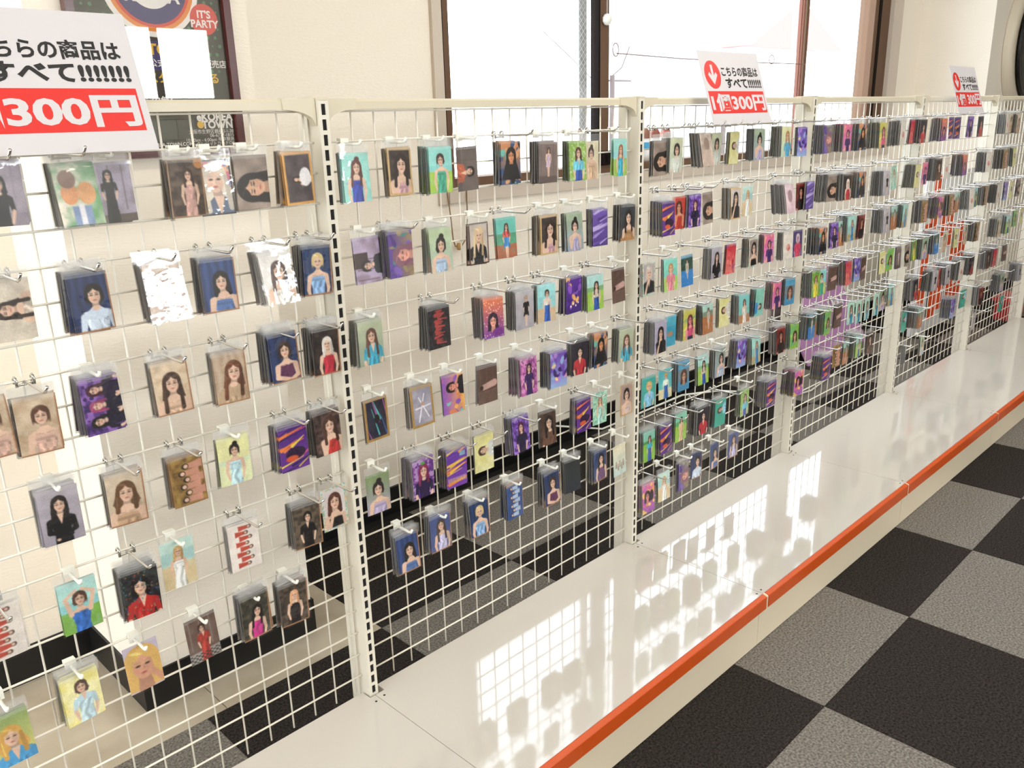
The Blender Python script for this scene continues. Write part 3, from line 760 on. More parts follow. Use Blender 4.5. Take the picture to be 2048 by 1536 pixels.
F = lambda *a, **k: ('fig', a, k)
G = lambda n, c1, c2, r=.085, y=.42, sp=.17, x0=.17: ('group', (n, c1, c2, r, y, sp, x0), {})
def D(desc, bg, *ops, border=None, rot=0): return (desc, bg, ops, border, rot)
BR = ('a8744c', .04, 1); GO = ('c79a52', .06); TG = ('a9803c', .09)
NV = ('curtain', '24386c', '18284f'); BK = '17110f'; BN = '3a241a'; AU = '5a2f1c'; BL = 'd8b070'
DES = {
 'seatblack': D('lilac-grey card, seated woman in black', ('room', 'a79aa8', '8f8390', 1.2), F(.45, .5, .13, BK, '1b1a1d', neck='crew', bottom='141316')),
 'glarecol': D('glossy multicoloured card with two faces', ('noise', 'dcd2bf', '5f9c62', 4), ('ell', (.3, .75, .2, .26, 'd98a4a'), {}), ('ell', (.7, .75, .22, .27, 'e09a5a'), {}), ('ell', (.3, .4, .2, .22, '8a6a5a'), {}), ('rect', (.3, 1.05, .75, 1.5, '6f86b0'), {}), ('rect', (.45, 1.0, .58, 1.5, 'd8d4da'), {})),
 'lilacdress': D('mauve card, woman in long dark dress', ('room', 'a59aae', '5a4a40', 1.3), F(.42, .3, .085, BK, '24241f', neck='crew')),
 'pinkdark': D('dark card, woman in dusty pink dress', ('noise', '35271f', '6b5646', 8), F(.55, .38, .11, BN, 'c99a8e', neck='strap'), ('ell', (.9, .1, .15, .15, 'b87840'), {}), border=('c39468', .02)),
 'silverhair': D('black-framed card, silver-haired woman', ('foliage', 'd0647a', 'e8a87a', '6a86c0'), F(.5, .5, .3, 'd9ccb8', '51607c', neck='v', over=1), border=('17130f', .04)),
 'sideface': D('brown card with a face turned sideways', ('noise', '7d6a60', 'a89484', 3), ('bigface', (.6, .52, .36, '1d1512', 'd9a684'), {}), rot=1),
 'goldwhite': D('gold-framed card, white gown sideways', ('noise', '3c3135', '5a4d50', 5), F(.72, .35, .07, BN, 'e4dfe0', neck='off', face=0), ('ell', (.78, .72, .27, .2, 'e6e2e4'), {}), border=('e0a048', .07), rot=1),
 'cloudside': D('cloudy beige card, long-haired woman sideways', ('noise', 'c2b4a0', 'd8ccb8', 4), F(.75, .35, .17, '2c1e18', 'd8c8b4', neck='strap', L=3.0), rot=1),
 'navyblouse': D('navy card, woman in pale blue blouse', NV, F(.6, .55, .19, BK, 'c4d3e4', neck='crew', L=.9, arms='down'), border=BR),
 'glaresilver': D('shiny silver-beige card in crinkled sleeve', ('noise', 'b49a8a', 'd6c2b0', 7), ('ell', (.5, .5, .22, .3, 'a08474'), {}), ('trap', (.5, .75, .3, 1.5, .42, 'c3aa9a'), {})),
 'navyarms': D('navy card, bare-shouldered woman, folded arms', ('curtain', '2c4a8a', '1f3668'), F(.55, .62, .19, BK, '4a6ca8', neck='off', L=1.7, arms='cross'), border=BR),
 'glarewhite': D('shiny pale card, dark-haired woman', ('grad', 'd9d4ce', 'e6e2da'), F(.55, .55, .2, '4c3226', 'ded6cc', neck='off', L=2.2)),
 'navysatin': D('navy card, blonde in light blue satin', ('curtain', '25406f', '1a2f58'), F(.5, .45, .17, 'd4b878', '84aede', neck='off', L=.7, arms='down'), border=BR),
 'beigeprofile': D('brown-edged beige card, pale pink profile', ('noise', 'b89a78', 'd2bc9e', 4), F(.58, .5, .18, '5a3826', 'd8ac98', neck='off', L=.6), border=BR),
 'purpletrio': D('purple card, three women sideways', ('foliage', '5a3486', '8a5cb4', '3a1f5e'), F(.32, .3, .12, BK, '1c1830', neck='crew', L=2), F(.75, .32, .12, 'a03a6a', '1c1830', neck='crew', L=2), F(1.18, .3, .12, '42182c', '241a38', neck='crew', L=2), rot=1),
 'beigelong': D('beige card, long-haired woman with earrings', ('noise', 'c8ab88', 'dcc4a4', 6), F(.5, .6, .21, '4a3122', 'd8b090', neck='off', L=3.2), border=BR),
 'beigeauburn': D('beige card, auburn-haired woman', ('curtain', 'c4ab92', 'b29678'), F(.6, .55, .22, '6a3a20', 'b89a78', neck='crew', L=3.0), border=BR),
 'navysequin': D('navy card, woman in purple sequins', NV, F(.52, .5, .18, BN, '5f2a50', neck='strap', L=1.2, arms='cross'), border=BR),
 'darkwhitehair': D('black card, white-haired woman in red', ('noise', '1c1614', '40302a', 6), F(.52, .48, .15, 'd8d0c4', 'c2283a', neck='strap', L=2.2), border=BR),
 'greyblouse': D('lilac-grey card, woman in black blouse', ('grad', 'b3aab4', '9c93a0'), F(.5, .42, .16, '231a18', '161417', neck='v', L=2.0, arms='cross')),
 'beigecurl': D('beige card, curly-haired bare-shouldered woman', ('noise', 'b9a184', 'd4c0a4', 4), F(.5, .55, .22, '6d4a2c', 'c8a07c', neck='off', L=2.0, wide=1.2), border=BR),
 'goldgroup': D('golden card with a group sideways', ('noise', '6a4a20', 'a5823c', 8), G(6, '17110f', 'c98a72', .085, .35, .2), border=('9a6c3c', .03), rot=1),
 'yellowbun': D('pale yellow card, woman with bun', ('beach', 'e6e4a0', 'cfe0b8', 'dfe6b0', .7, .85), F(.52, .4, .13, BK, 'b8dce4', neck='off', L=.5, bun=1)),
 'neonside': D('neon purple and orange card', ('neon', '4a1f78', 'f0d040', 'e04a7a', '2c1a50', 'f07a2c', '6a2c9c'), ('ell', (.55, .95, .35, .2, '2a1238'), {}), ('ell', (.4, 1.1, .22, .1, 'd8502c'), {})),
 'curlred': D('dark patterned card, woman in red', ('noise', '2a1a16', '6b5048', 9), F(.58, .5, .2, '4a2c20', 'c22c28', neck='strap', L=2.6, arms='hand')),
 'redgroup': D('white card, row of women in red skirts sideways', ('solid', 'e6dcd2'), G(8, '3a2420', 'c24a3a', .06, .3, .17, .15), rot=-1),
 'bluearms': D('green and teal card, woman in blue', ('beach', 'aee0d8', '8ccfd0', '7cb446', .6, .85), F(.52, .52, .15, '5a3a2c', '2f6cc4', neck='strap', L=.9, arms='up')),
 'confetti': D('black confetti card, woman in red jacket', ('noise', '171418', '2c3436', 14), F(.48, .5, .2, '120e10', 'c02420', neck='v', L=1.4), ('specks', (70,), {})),
 'beachwhite': D('pale beach card, woman in white dress', ('beach', 'bfe0d4', 'a6d0cc', 'd8c090', .35, .75), F(.52, .35, .11, 'c89a58', 'eef0ec', neck='off', L=2.2)),
 'suitforest': D('dark woodland card, woman in black suit', ('noise', '3a3028', '6a5a48', 10), F(.52, .42, .12, BK, '100e10', neck='v', L=.8), border=BR),
 'holowhite': D('holographic-edged card, woman in black top', ('solid', 'd9cfcc'), F(.52, .5, .21, '5a2c20', '131113', neck='off', L=1.7, arms='hand'), ('holo', (), {})),
 'blondeblue': D('green card, blonde in bright blue shirt', ('grad', '8fa860', 'd8cc70'), F(.5, .65, .22, 'd8a24a', '3f9cd8', neck='v', L=2.2, wide=1.25)),
 'yellowdress': D('bright yellow card, light blue dress', ('noise', 'ece07c', 'f4eeb4', 4), F(.5, .38, .14, '5a4238', 'bcdce8', neck='v', L=1.2)),
 'blondeface': D('close-up card of a blonde face', ('solid', 'bdb0c4'), ('bigface', (.48, .68, .46, 'dcae5c', 'd99c7c'), {}), ('cap', (.95, 1.3, .68, .95, .1, .08, 'd29674'), {})),
 'redseated': D('brown card, seated woman in red dress', ('room', '6d5348', '9a948c', 1.15), F(.5, .38, .09, BN, 'b2382c', neck='v', L=.6, bottom='b03a30', wide=1.1), ('check', (1.2,), {})),
 'magentatop': D('dark woodland card, woman in magenta top', ('noise', '2a2a20', '5a5442', 9), F(.55, .55, .14, '140f10', 'cc2484', neck='strap', L=3.2), border=BR),
 'blondewood': D('dark brick card, blonde in black dress', ('noise', '2c2620', '5e4e40', 11), F(.5, .42, .12, 'e2a070', '151214', neck='strap', L=2.4), border=BR),
 'tealblue': D('teal card, woman in royal blue dress', ('noise', '86d0c4', '9ad8cc', 5), F(.52, .42, .15, '5a2a24', '2b3fae', neck='off', L=3.2, bun=1)),
 'goldbrown': D('gold-framed card, dark-haired woman', ('noise', '4a3c34', '2c221e', 7), F(.55, .5, .22, '2a1a16', 'c898a0', neck='off', L=2.6, arms='hand'), border=('c9a468', .07)),
 'greendress': D('green and aqua card, woman in green dress', ('beach', '8ad6cc', '7cccc8', 'a4cc3c', .6, .8), F(.48, .4, .14, '3a2a24', '3fa888', neck='off', L=.7)),
 'orangeside': D('brown card, woman in orange jacket sideways', ('room', '6f625c', '5b4f4a', .8), F(.85, .35, .14, BK, 'c25c3c', neck='v', L=.8), rot=-1),
 'orangeteal': D('orange, teal and black card', ('collage', 'e08a4a', '5fb8a8', '1c1a1e', 'd89a6a', '2c4a7c'), ('bigface', (.5, .5, .22, '17130f', 'e0905c'), {}), ('trap', (.5, .8, .3, 1.35, .5, '16141a'), {})),
 'lilacroom': D('brown room card, woman in lilac dress', ('room', '7c6a64', '5f4f4a', 1.25), F(.52, .3, .08, BN, 'c3aac0', neck='strap', L=1.6, legs=1)),
 'skyblouse': D('green card, woman in light blue blouse', ('foliage', '9cc050', '86b048', 'b4d0a0'), F(.52, .42, .14, '5a3826', '62c4e0', neck='v', L=1.8, bottom='2f50b0')),
 'beigebun': D('plain beige card, woman with bun', ('noise', 'd4c8a4', 'e0d4b0', 3), F(.45, .45, .16, '4a4040', 'd2ac88', neck='off', L=.5, bun=1)),
 'turquoise': D('aqua card, woman in strapless turquoise', ('beach', '9adcd0', '8ccfd4', '9cc04c', .5, .8), F(.52, .4, .13, 'a0603c', '36b4d0', neck='off', L=2.6)),
 'lilacjacket': D('lilac and brown card, black jacket sideways', ('room', 'b09cbc', '4a302c', 1.0), ('rect', (.5, .0, 1.0, .5, '3a221e'), {}), F(.55, .42, .14, BK, '20242a', neck='crew', L=.7), rot=1),
 'purpleface': D('purple card with a sideways face', ('collage', '5a3a9a', '3f8a8c', '7a5ab4', '4a2c86', 'a08a5c'), ('bigface', (.7, .55, .3, '8a5a6c', 'e8a08c'), {}), rot=1),
 'greenpale': D('pale green card, woman in light blue top', ('grad', 'b8cc9c', 'a9bcae'), F(.5, .55, .18, '2a2220', 'a8c0dc', neck='off', L=1.2, bun=1)),
 'blondeblack': D('brown-framed card, blonde in black shirt', ('solid', 'c2b4a8'), F(.5, .42, .19, 'd8b888', '27282a', neck='v', L=3.4, over=1), border=('4a2c20', .05)),
 'redcrop': D('tropical card, red top and blue shorts', ('beach', '5fc0b0', '4c9c74', 'b0603c', .6, 1.0), F(.5, .35, .1, '4a2a1e', 'e0504c', neck='crew', L=3.0, bottom='2f8cd8', legs=1)),
 'greenbun': D('green-grey card, woman in lilac with bun', ('grad', '9cb08c', '8f9cae'), F(.5, .5, .17, BK, 'a9a2c8', neck='off', L=.8, bun=1, arms='hand')),
 'purplebuild': D('violet card with a building sideways', ('neon', '6a4cae', '9c84d0', '5a3a9c', 'b8a4e0', '4c3084')),
 'darkgold': D('dark gold-edged card, dark-haired woman', ('noise', '3a4048', '252a30', 4), F(.52, .5, .2, '141012', 'b08050', neck='off', L=2.6), ('rect', (0, 1.38, 1, 1.5, 'b07a44'), {})),
 'brownturq': D('pale green card, brown hair, turquoise top', ('grad', 'b7bf9c', '97a48a'), F(.52, .5, .17, '6a4838', '3aa6c4', neck='v', L=3.4, over=1)),
 'redscript': D('black card with red scrawled lettering', ('noise', '1d1b1d', '353034', 14), ('script', (), {})),
 'orangedots': D('orange and magenta spotted card', ('dots', 'e8703c', '7a3aa0', 'ffd8b0'), ('bigface', (.45, .85, .22, '2c1830', 'f0a088'), {}), ('ell', (.7, 1.3, .3, .16, '7a2c8c'), {})),
 'greydress': D('pale grey card, woman in black dress', ('grad', 'b9b4b8', 'a39ea6'), F(.55, .3, .09, 'a88c74', '19171a', neck='crew', L=.5, legs=1)),
 'beachjacket': D('beach card, beige jacket and blue shorts', ('beach', '9adfe0', '8cd0d4', 'd2b088', .5, .95), F(.52, .35, .1, BN, 'e0d0c0', neck='v', L=.5, bottom='2a5cb8')),
 'purpledots': D('purple neon card with white dots', ('collage', '5a2a9c', 'e06a9c', '8a4cc0', 'f0b060', '3c1c78'), ('spots', (.28, 1.2), {})),
 'greenswing': D('green lawn card, white top and blue skirt', ('beach', 'a8d8d0', '7cae6c', '9cc83c', .5, .7), F(.55, .42, .11, '2a1c18', 'd8c4b0', neck='crew', L=3.0, bottom='2450a8')),
 'brownlying': D('brown card, reclining figure', ('room', '5c4238', '7a5c50', 1.0), ('cap', (.2, .85, .85, .75, .11, .14, 'c2988c'), {}), ('ell', (.18, .85, .09, .1, '3a241c'), {}), ('bars', (), {})),
 'goldnight': D('gold-framed night-blue card', ('neon', '23243c', '3a5a9c', 'b04c9c', '4ab0a8', '1c1a2c'), ('ell', (.75, .5, .16, .12, '1a1216'), {}), border=TG, rot=1),
 'goldstring': D('gold-framed grey card with white bow', ('noise', 'a59fae', '8f8a9a', 5), ('cap', (.2, .3, 1.2, .6, .025, .02, 'ece8ee'), {}), ('cap', (.3, .75, 1.1, .35, .02, .02, 'ece8ee'), {}), ('cap', (.7, .2, .75, .85, .03, .02, 'e4dfe6'), {}), ('ell', (.85, .5, .08, .06, 'c08a74'), {}), border=TG, rot=1),
 'purpleblackside': D('purple and orange card, black-clad figure sideways', ('collage', '8a4cb8', 'e07a4c', '6ac0b0', 'b05ca8', 'f0a84c'), F(1.0, .4, .16, BK, '1c141c', neck='crew', L=.8, skin='f0907c'), rot=1),
 'magentadark': D('magenta card, woman in dark dress', ('foliage', 'c060a8', 'd88ac0', '8a3c80'), F(.5, .38, .12, '3a1c2c', '3a2460', neck='crew', L=1.8)),
 'purplecollage': D('purple collage card', ('collage', '6a3cae', 'e08a9c', 'a878d0', '3c2070', 'e8c88c', '8ca8d8')),
 'navyred': D('dark card, woman in red coat', ('noise', '1f1d2c', '2c2430', 4), F(.5, .48, .16, '171114', 'c22c34', neck='v', L=.8)),
 'greenlilac': D('sage green card, woman in lilac with bun', ('grad', '7c9458', 'a89cb8'), F(.5, .58, .19, '241c1c', 'b4a4c8', neck='off', L=.8, bun=1)),
 'purplemagenta': D('purple card, magenta-haired woman in black', ('foliage', 'b48ac4', '8a3ca0', '5a2c84'), F(.5, .45, .18, '8a2450', '2a1c48', neck='crew', L=2.4), ('ell', (.48, .18, .1, .06, '4aa83c'), {})),
 'neontext': D('orange and violet card with neon lettering', ('neon', '5a2c9c', 'f07a2c', 'e04c6a', 'f4c040', '7a3cb0'), ('script2', (), {})),
 'yellowside': D('pale yellow card, woman in white sideways', ('noise', 'd8d07c', 'e6e0a4', 4), F(.85, .4, .15, '4a3428', 'd6d8d0', neck='crew', L=.6), rot=1),
 'purpletree': D('purple woodland card, woman in black', ('foliage', '6a3ca8', '9a6cd0', '4a2484'), F(.5, .42, .14, '5c1c3c', '1e1638', neck='crew', L=1.6)),
 'brownface': D('dark brown card, woman with long hair', ('noise', '3c2a20', '5a4030', 5), F(.55, .5, .2, '1c1210', '6a4634', neck='crew', L=2.6)),
 'mintwoman': D('mint patterned card, woman in pale dress', ('foliage', '9cd4b8', 'b8e4c8', '7cb89c'), F(.5, .38, .11, 'a06c44', 'a8d8cc', neck='off', L=2.0)),
 'goldpale': D('gold-framed card, dark bob and pale dress', ('solid', 'ab8f84'), F(.52, .5, .2, '1a1314', 'd2b8b0', neck='off', L=1.0, arms='hand'), border=('c29858', .06)),
 'navygroup': D('navy card with a group sideways', ('solid', '2a4c8c'), G(7, '3a2c30', 'a9bcd8', .07, .25, .19), border=BR, rot=1),
 'navylilac': D('navy card, long-haired woman in lilac satin', ('solid', '44558f'), F(.5, .42, .16, '4a3a34', 'c2bce0', neck='strap', L=3.4), border=BR),
 'clearblank': D('dark card edge-on in a clear sleeve', ('grad', '2a3030', '1c2634')),
 'navypurple': D('navy card, dark-haired woman in purple', ('curtain', '2a4880', '1c3460'), F(.55, .42, .17, BK, '6a4070', neck='strap', L=2.6), border=BR),
 'creamgroup': D('cream card with tiny group on a beach', ('grad', 'e8dcb8', 'b8d0c8'), G(5, '6a5448', '9c8a78', .045, .85, .14, .22)),
 'palebob': D('pale card, woman with dark bob', ('grad', 'c8cca4', 'b4c0ac'), F(.52, .5, .18, '2c2422', 'd0d4c8', neck='crew', L=1.2)),
 'blondeturq': D('pale yellow card, blonde in turquoise', ('grad', 'dcd8a0', 'b4ccb0'), F(.6, .45, .16, 'b0783c', '3aa4d0', neck='crew', L=2.6)),
 'redwoman': D('red card, woman in red', ('solid', 'd03a2c'), F(.52, .45, .17, '4a2420', 'c8301f', neck='strap', L=1.6, skin='e89a74', arms='hand')),
 'framedblack': D('orange-framed card, dark-haired woman', ('solid', 'c8bcb8'), F(.5, .45, .19, '17120f', '16151a', neck='crew', L=2.4, arms='hand'), border=('e8b45c', .05)),
 'glarepink': D('shiny pale pink card in crinkled sleeve', ('noise', 'd0aab4', 'e4ccd0', 5), ('ell', (.5, .6, .25, .32, 'a8848c'), {})),
 'redblack': D('dark red card, black-haired woman', ('noise', 'a02a20', '6a1814', 4), F(.52, .48, .19, '140c0c', '1c1012', neck='crew', L=2.6, skin='dc8c6c')),
 'holopale': D('holographic-edged card, silver-haired woman', ('solid', 'b4a8a4'), F(.5, .45, .2, 'c8bcb0', '2a2a2c', neck='v', L=1.2, arms='hand'), ('holo', (), {})),
 'tealpink': D('teal and lime card, woman in pink', ('beach', '7cd4c0', '6cc8b4', 'a8cc50', .5, .85), F(.5, .42, .14, 'b07c44', 'e07c8c', neck='v', L=1.4)),
 'bluecourt': D('blue card, figure on a blue court', ('beach', '6ca4c0', '2c4c3c', '2c7cc8', .15, .75), F(.5, .3, .07, BN, 'c2b8a8', neck='crew', L=.5, legs=1)),
 'redabstract': D('red abstract card', ('collage', 'd82c3c', 'e8505c', 'c01c30', '7a3c8c', 'f08070')),
 'holodark': D('glitter-edged card, short dark hair', ('solid', '9c8880'), F(.52, .5, .21, '1c1414', '161416', neck='off', L=1.2), ('holo', (), {})),
 'pinkpurple': D('pink and purple card', ('collage', 'e05c8c', '8a4cb0', 'f09c84', '4a2c7c', 'd07cb8'), F(.52, .5, .14, '4a1c3c', '3c2060', neck='crew', L=1.4, skin='f0a48c')),
 'whitepink': D('off-white card with pink flower', ('noise', 'd6cabc', 'e2d8ca', 3), ('ell', (.5, .85, .2, .2, 'dc8478'), {}), ('ell', (.44, .8, .1, .1, 'e8a494'), {}), ('ell', (.58, .9, .09, .09, 'c85c58'), {})),
 'purplewhitehair': D('purple card, white-haired woman in pink', ('solid', '4c3c74'), F(.5, .42, .16, 'd0c4c8', 'd83c5c', neck='crew', L=1.4, skin='c88c9c')),
 'lilacsweater': D('lilac card, woman in black sweater', ('solid', 'a9a0b8'), F(.5, .5, .19, '17110f', '1a181b', neck='crew', L=2.4, arms='hand')),
 'turqsea': D('turquoise sea card', ('beach', '4ab0c8', '2f9cbc', '3aa4c4', .5, 1.1), ('ell', (.5, .9, .25, .12, 'b08460'), {})),
 'yellowpink': D('yellow-green card, woman in pink', ('neon', 'c8c04c', '4ab0a0', 'e8d860', '3c8c74', 'c8c04c'), F(.55, .5, .17, '6a2438', 'd84c74', neck='strap', L=2.4, bottom='2c2450', skin='ec8c8c')),
 'sandbrown': D('orange-brown sand card', ('beach', 'a8d0c0', '7c8c74', 'b46c3c', .35, .6), F(.55, .3, .08, BN, 'b8b0a0', neck='crew', L=.6, legs=1)),
 'tealsand': D('teal beach card, woman in white', ('beach', '74c4c0', '6cbcb4', 'b87c50', .7, 1.05), F(.5, .38, .1, '5a382a', 'dcd0c4', neck='off', L=1.6)),
 'mintblue': D('mint card, blue-clad figure sideways', ('solid', '84ccb8'), F(1.0, .4, .14, '2c2420', '2c8cd0', neck='crew', L=.5), rot=-1),
 'bluebrown': D('blue and brown card', ('beach', '4a9cc0', '6c7c84', '3c8cb8', .4, 1.0), ('bigface', (.5, .75, .24, '5a382a', 'cc9c80'), {})),
 'tealblonde': D('teal card, blonde in light blue blouse', ('beach', '3cacA0'.lower(), '2f9c90', '38a898', .3, .34), F(.52, .45, .16, 'd8a85c', '84c4e4', neck='v', L=1.0)),
 'turqyellow': D('turquoise card, yellow and white outfit', ('beach', '4cb4bc', '58bcc0', 'd8cc9c', .7, 1.0), F(.55, .35, .1, 'c89048', 'e4ecd8', neck='crew', L=.6, bottom='2c60ac')),
 'greypale': D('grey-green card, dark-haired woman', ('grad', '90a090', '8c9cb0'), F(.6, .5, .18, '2a2420', 'a8b8d0', neck='off', L=1.4)),
 'beachblue': D('beach card, woman in blue dress', ('beach', '9cd4c8', '84bcb0', 'b4a070', .6, 1.05), F(.55, .38, .1, '7c4c30', '2f84c4', neck='strap', L=2.4)),
 'greenbun2': D('lime and turquoise card, bun-haired woman', ('neon', '8cc03c', '3cb4b0', 'a8d058', '4cac94', '8cc03c'), ('bigface', (.55, .75, .22, '4a2c20', 'e0b48c'), {})),
 'greenblouse': D('green lawn card, turquoise blouse, blue skirt', ('beach', '7cc4ac', '4c9448', '86c034', .45, .6), F(.52, .35, .1, '5a3424', '34b0cc', neck='crew', L=1.8, bottom='2450a4')),
 'greenpaledress': D('green lawn card, woman in peach dress', ('beach', '7cccac', '5cac60', '9cc83c', .4, .65), F(.5, .32, .09, '2c1c18', 'e0b48c', neck='strap', L=1.6)),
 'tealside': D('teal card, light blue outfit sideways', ('solid', '34a890'), F(.9, .4, .14, '4a3024', '8cc8e0', neck='crew', L=.8), rot=1),
 'pinkorange': D('pink and orange card, black hair', ('collage', 'e8609c', 'f09c4c', 'b45cb0', 'f4c85c', '9c4cac'), ('bigface', (.4, .6, .2, '1c1014', 'ec8c8c'), {}), ('ell', (.75, .65, .16, .28, '1c1018'), {})),
 'yellowgreen': D('lime green card, woman in yellow', ('foliage', '7cac34', '98c048', '5c9c3c'), F(.5, .4, .12, '6a4828', 'e4d02c', neck='strap', L=1.8, wide=1.1)),
 'mintlong': D('mint card, long-haired woman in turquoise', ('grad', 'b4e0c8', 'a4dcc8'), F(.52, .45, .14, '4a2c22', '2c94b8', neck='strap', L=3.6)),
}
def paint(name, w, h):
    desc, bg, ops, border, rot = DES[name]
    s = Ras(w, h, rot, sum(map(ord, name)) * 7 % 9973)
    s.bg(*bg)
    for op, a, k in ops:
        if op == 'fig': s.fig(*a, **k)
        elif op == 'ell': s.ell(*a, **k)
        elif op == 'cap': s.cap(*a, **k)
        elif op == 'rect': s.rect(*a, **k)
        elif op == 'trap': s.trap(*a, **k)
        elif op == 'bigface':
            cx, cy, r, hair, skin = a
            s.ell(cx, cy - .1 * r, 1.15 * r, 1.3 * r, hair); s.trap(cx, cy, 1.1 * r, cy + 1.7 * r, 1.3 * r, hair); s.cap(cx, cy + .6 * r, cx, cy + 1.6 * r, .36 * r, .5 * r, hx(skin) * .85)
            s.face(cx, cy, r, hair, skin)
        elif op == 'group':
            n, c1, c2, r, y, sp, x0 = a
            for i in range(n):
                yy = y + (.12 if i % 2 else 0); s.trap(x0 + sp * i, yy + r, r * .9, yy + r * 6, r * 1.4, c2); s.ell(x0 + sp * i, yy, r, r * 1.2, c1); s.ell(x0 + sp * i, yy + .2 * r, r * .7, r * .8, 'e0b49a')
        elif op == 'specks':
            for i in range(a[0]):
                s.ell(s.rg.rand() * s.A, s.rg.rand() * s.B, .022, .012, ['d89a3c', '3c9c8c', 'c83c2c', '4c6cb0'][i % 4], s.rg.randint(180))
        elif op == 'holo':
            d = np.minimum(np.minimum(s.X, s.A - s.X), np.minimum(s.Y, s.B - s.Y)); mk = s.edge(.075 - d); nz = s.noise(22)
            s.mix(mk, 'cfd8d4'); s.mix(mk * np.clip((nz - .5) * 5, 0, 1), '5fb8a4'); s.mix(mk * np.clip((s.noise(25) - .55) * 5, 0, 1), 'e0b06c')
        elif op == 'check':
            mk = ((np.floor(s.X * 12) + np.floor(s.Y * 16)) % 2) * (s.Y > a[0]); s.mix(mk * .8, '3c3836')
        elif op == 'script':
            for i in range(26):
                y = .15 + 1.2 * i / 26; x = .25 + .2 * s.rg.rand(); s.cap(x, y, x + .3 * s.rg.rand() + .15, y + .1 * (s.rg.rand() - .5), .028, .02, 'b8403c')
        elif op == 'script2':
            for i in range(14):
                x = .08 + .065 * i; s.cap(x, 1.12, x + .03, 1.3, .012, .012, 'f4d870')
            s.rect(.62, .12, .9, .3, '8ce0d8', .7)
        elif op == 'spots':
            for i in range(4): s.ell(a[0] + .16 * i, a[1] - .1 * (i % 2), .045, .045, 'f4ece8')
        elif op == 'bars':
            for i in range(9): s.rect(-.1, 1.05 + .05 * i, 1.1, 1.07 + .05 * i, '4a362e', .7)
    return s.done(border)

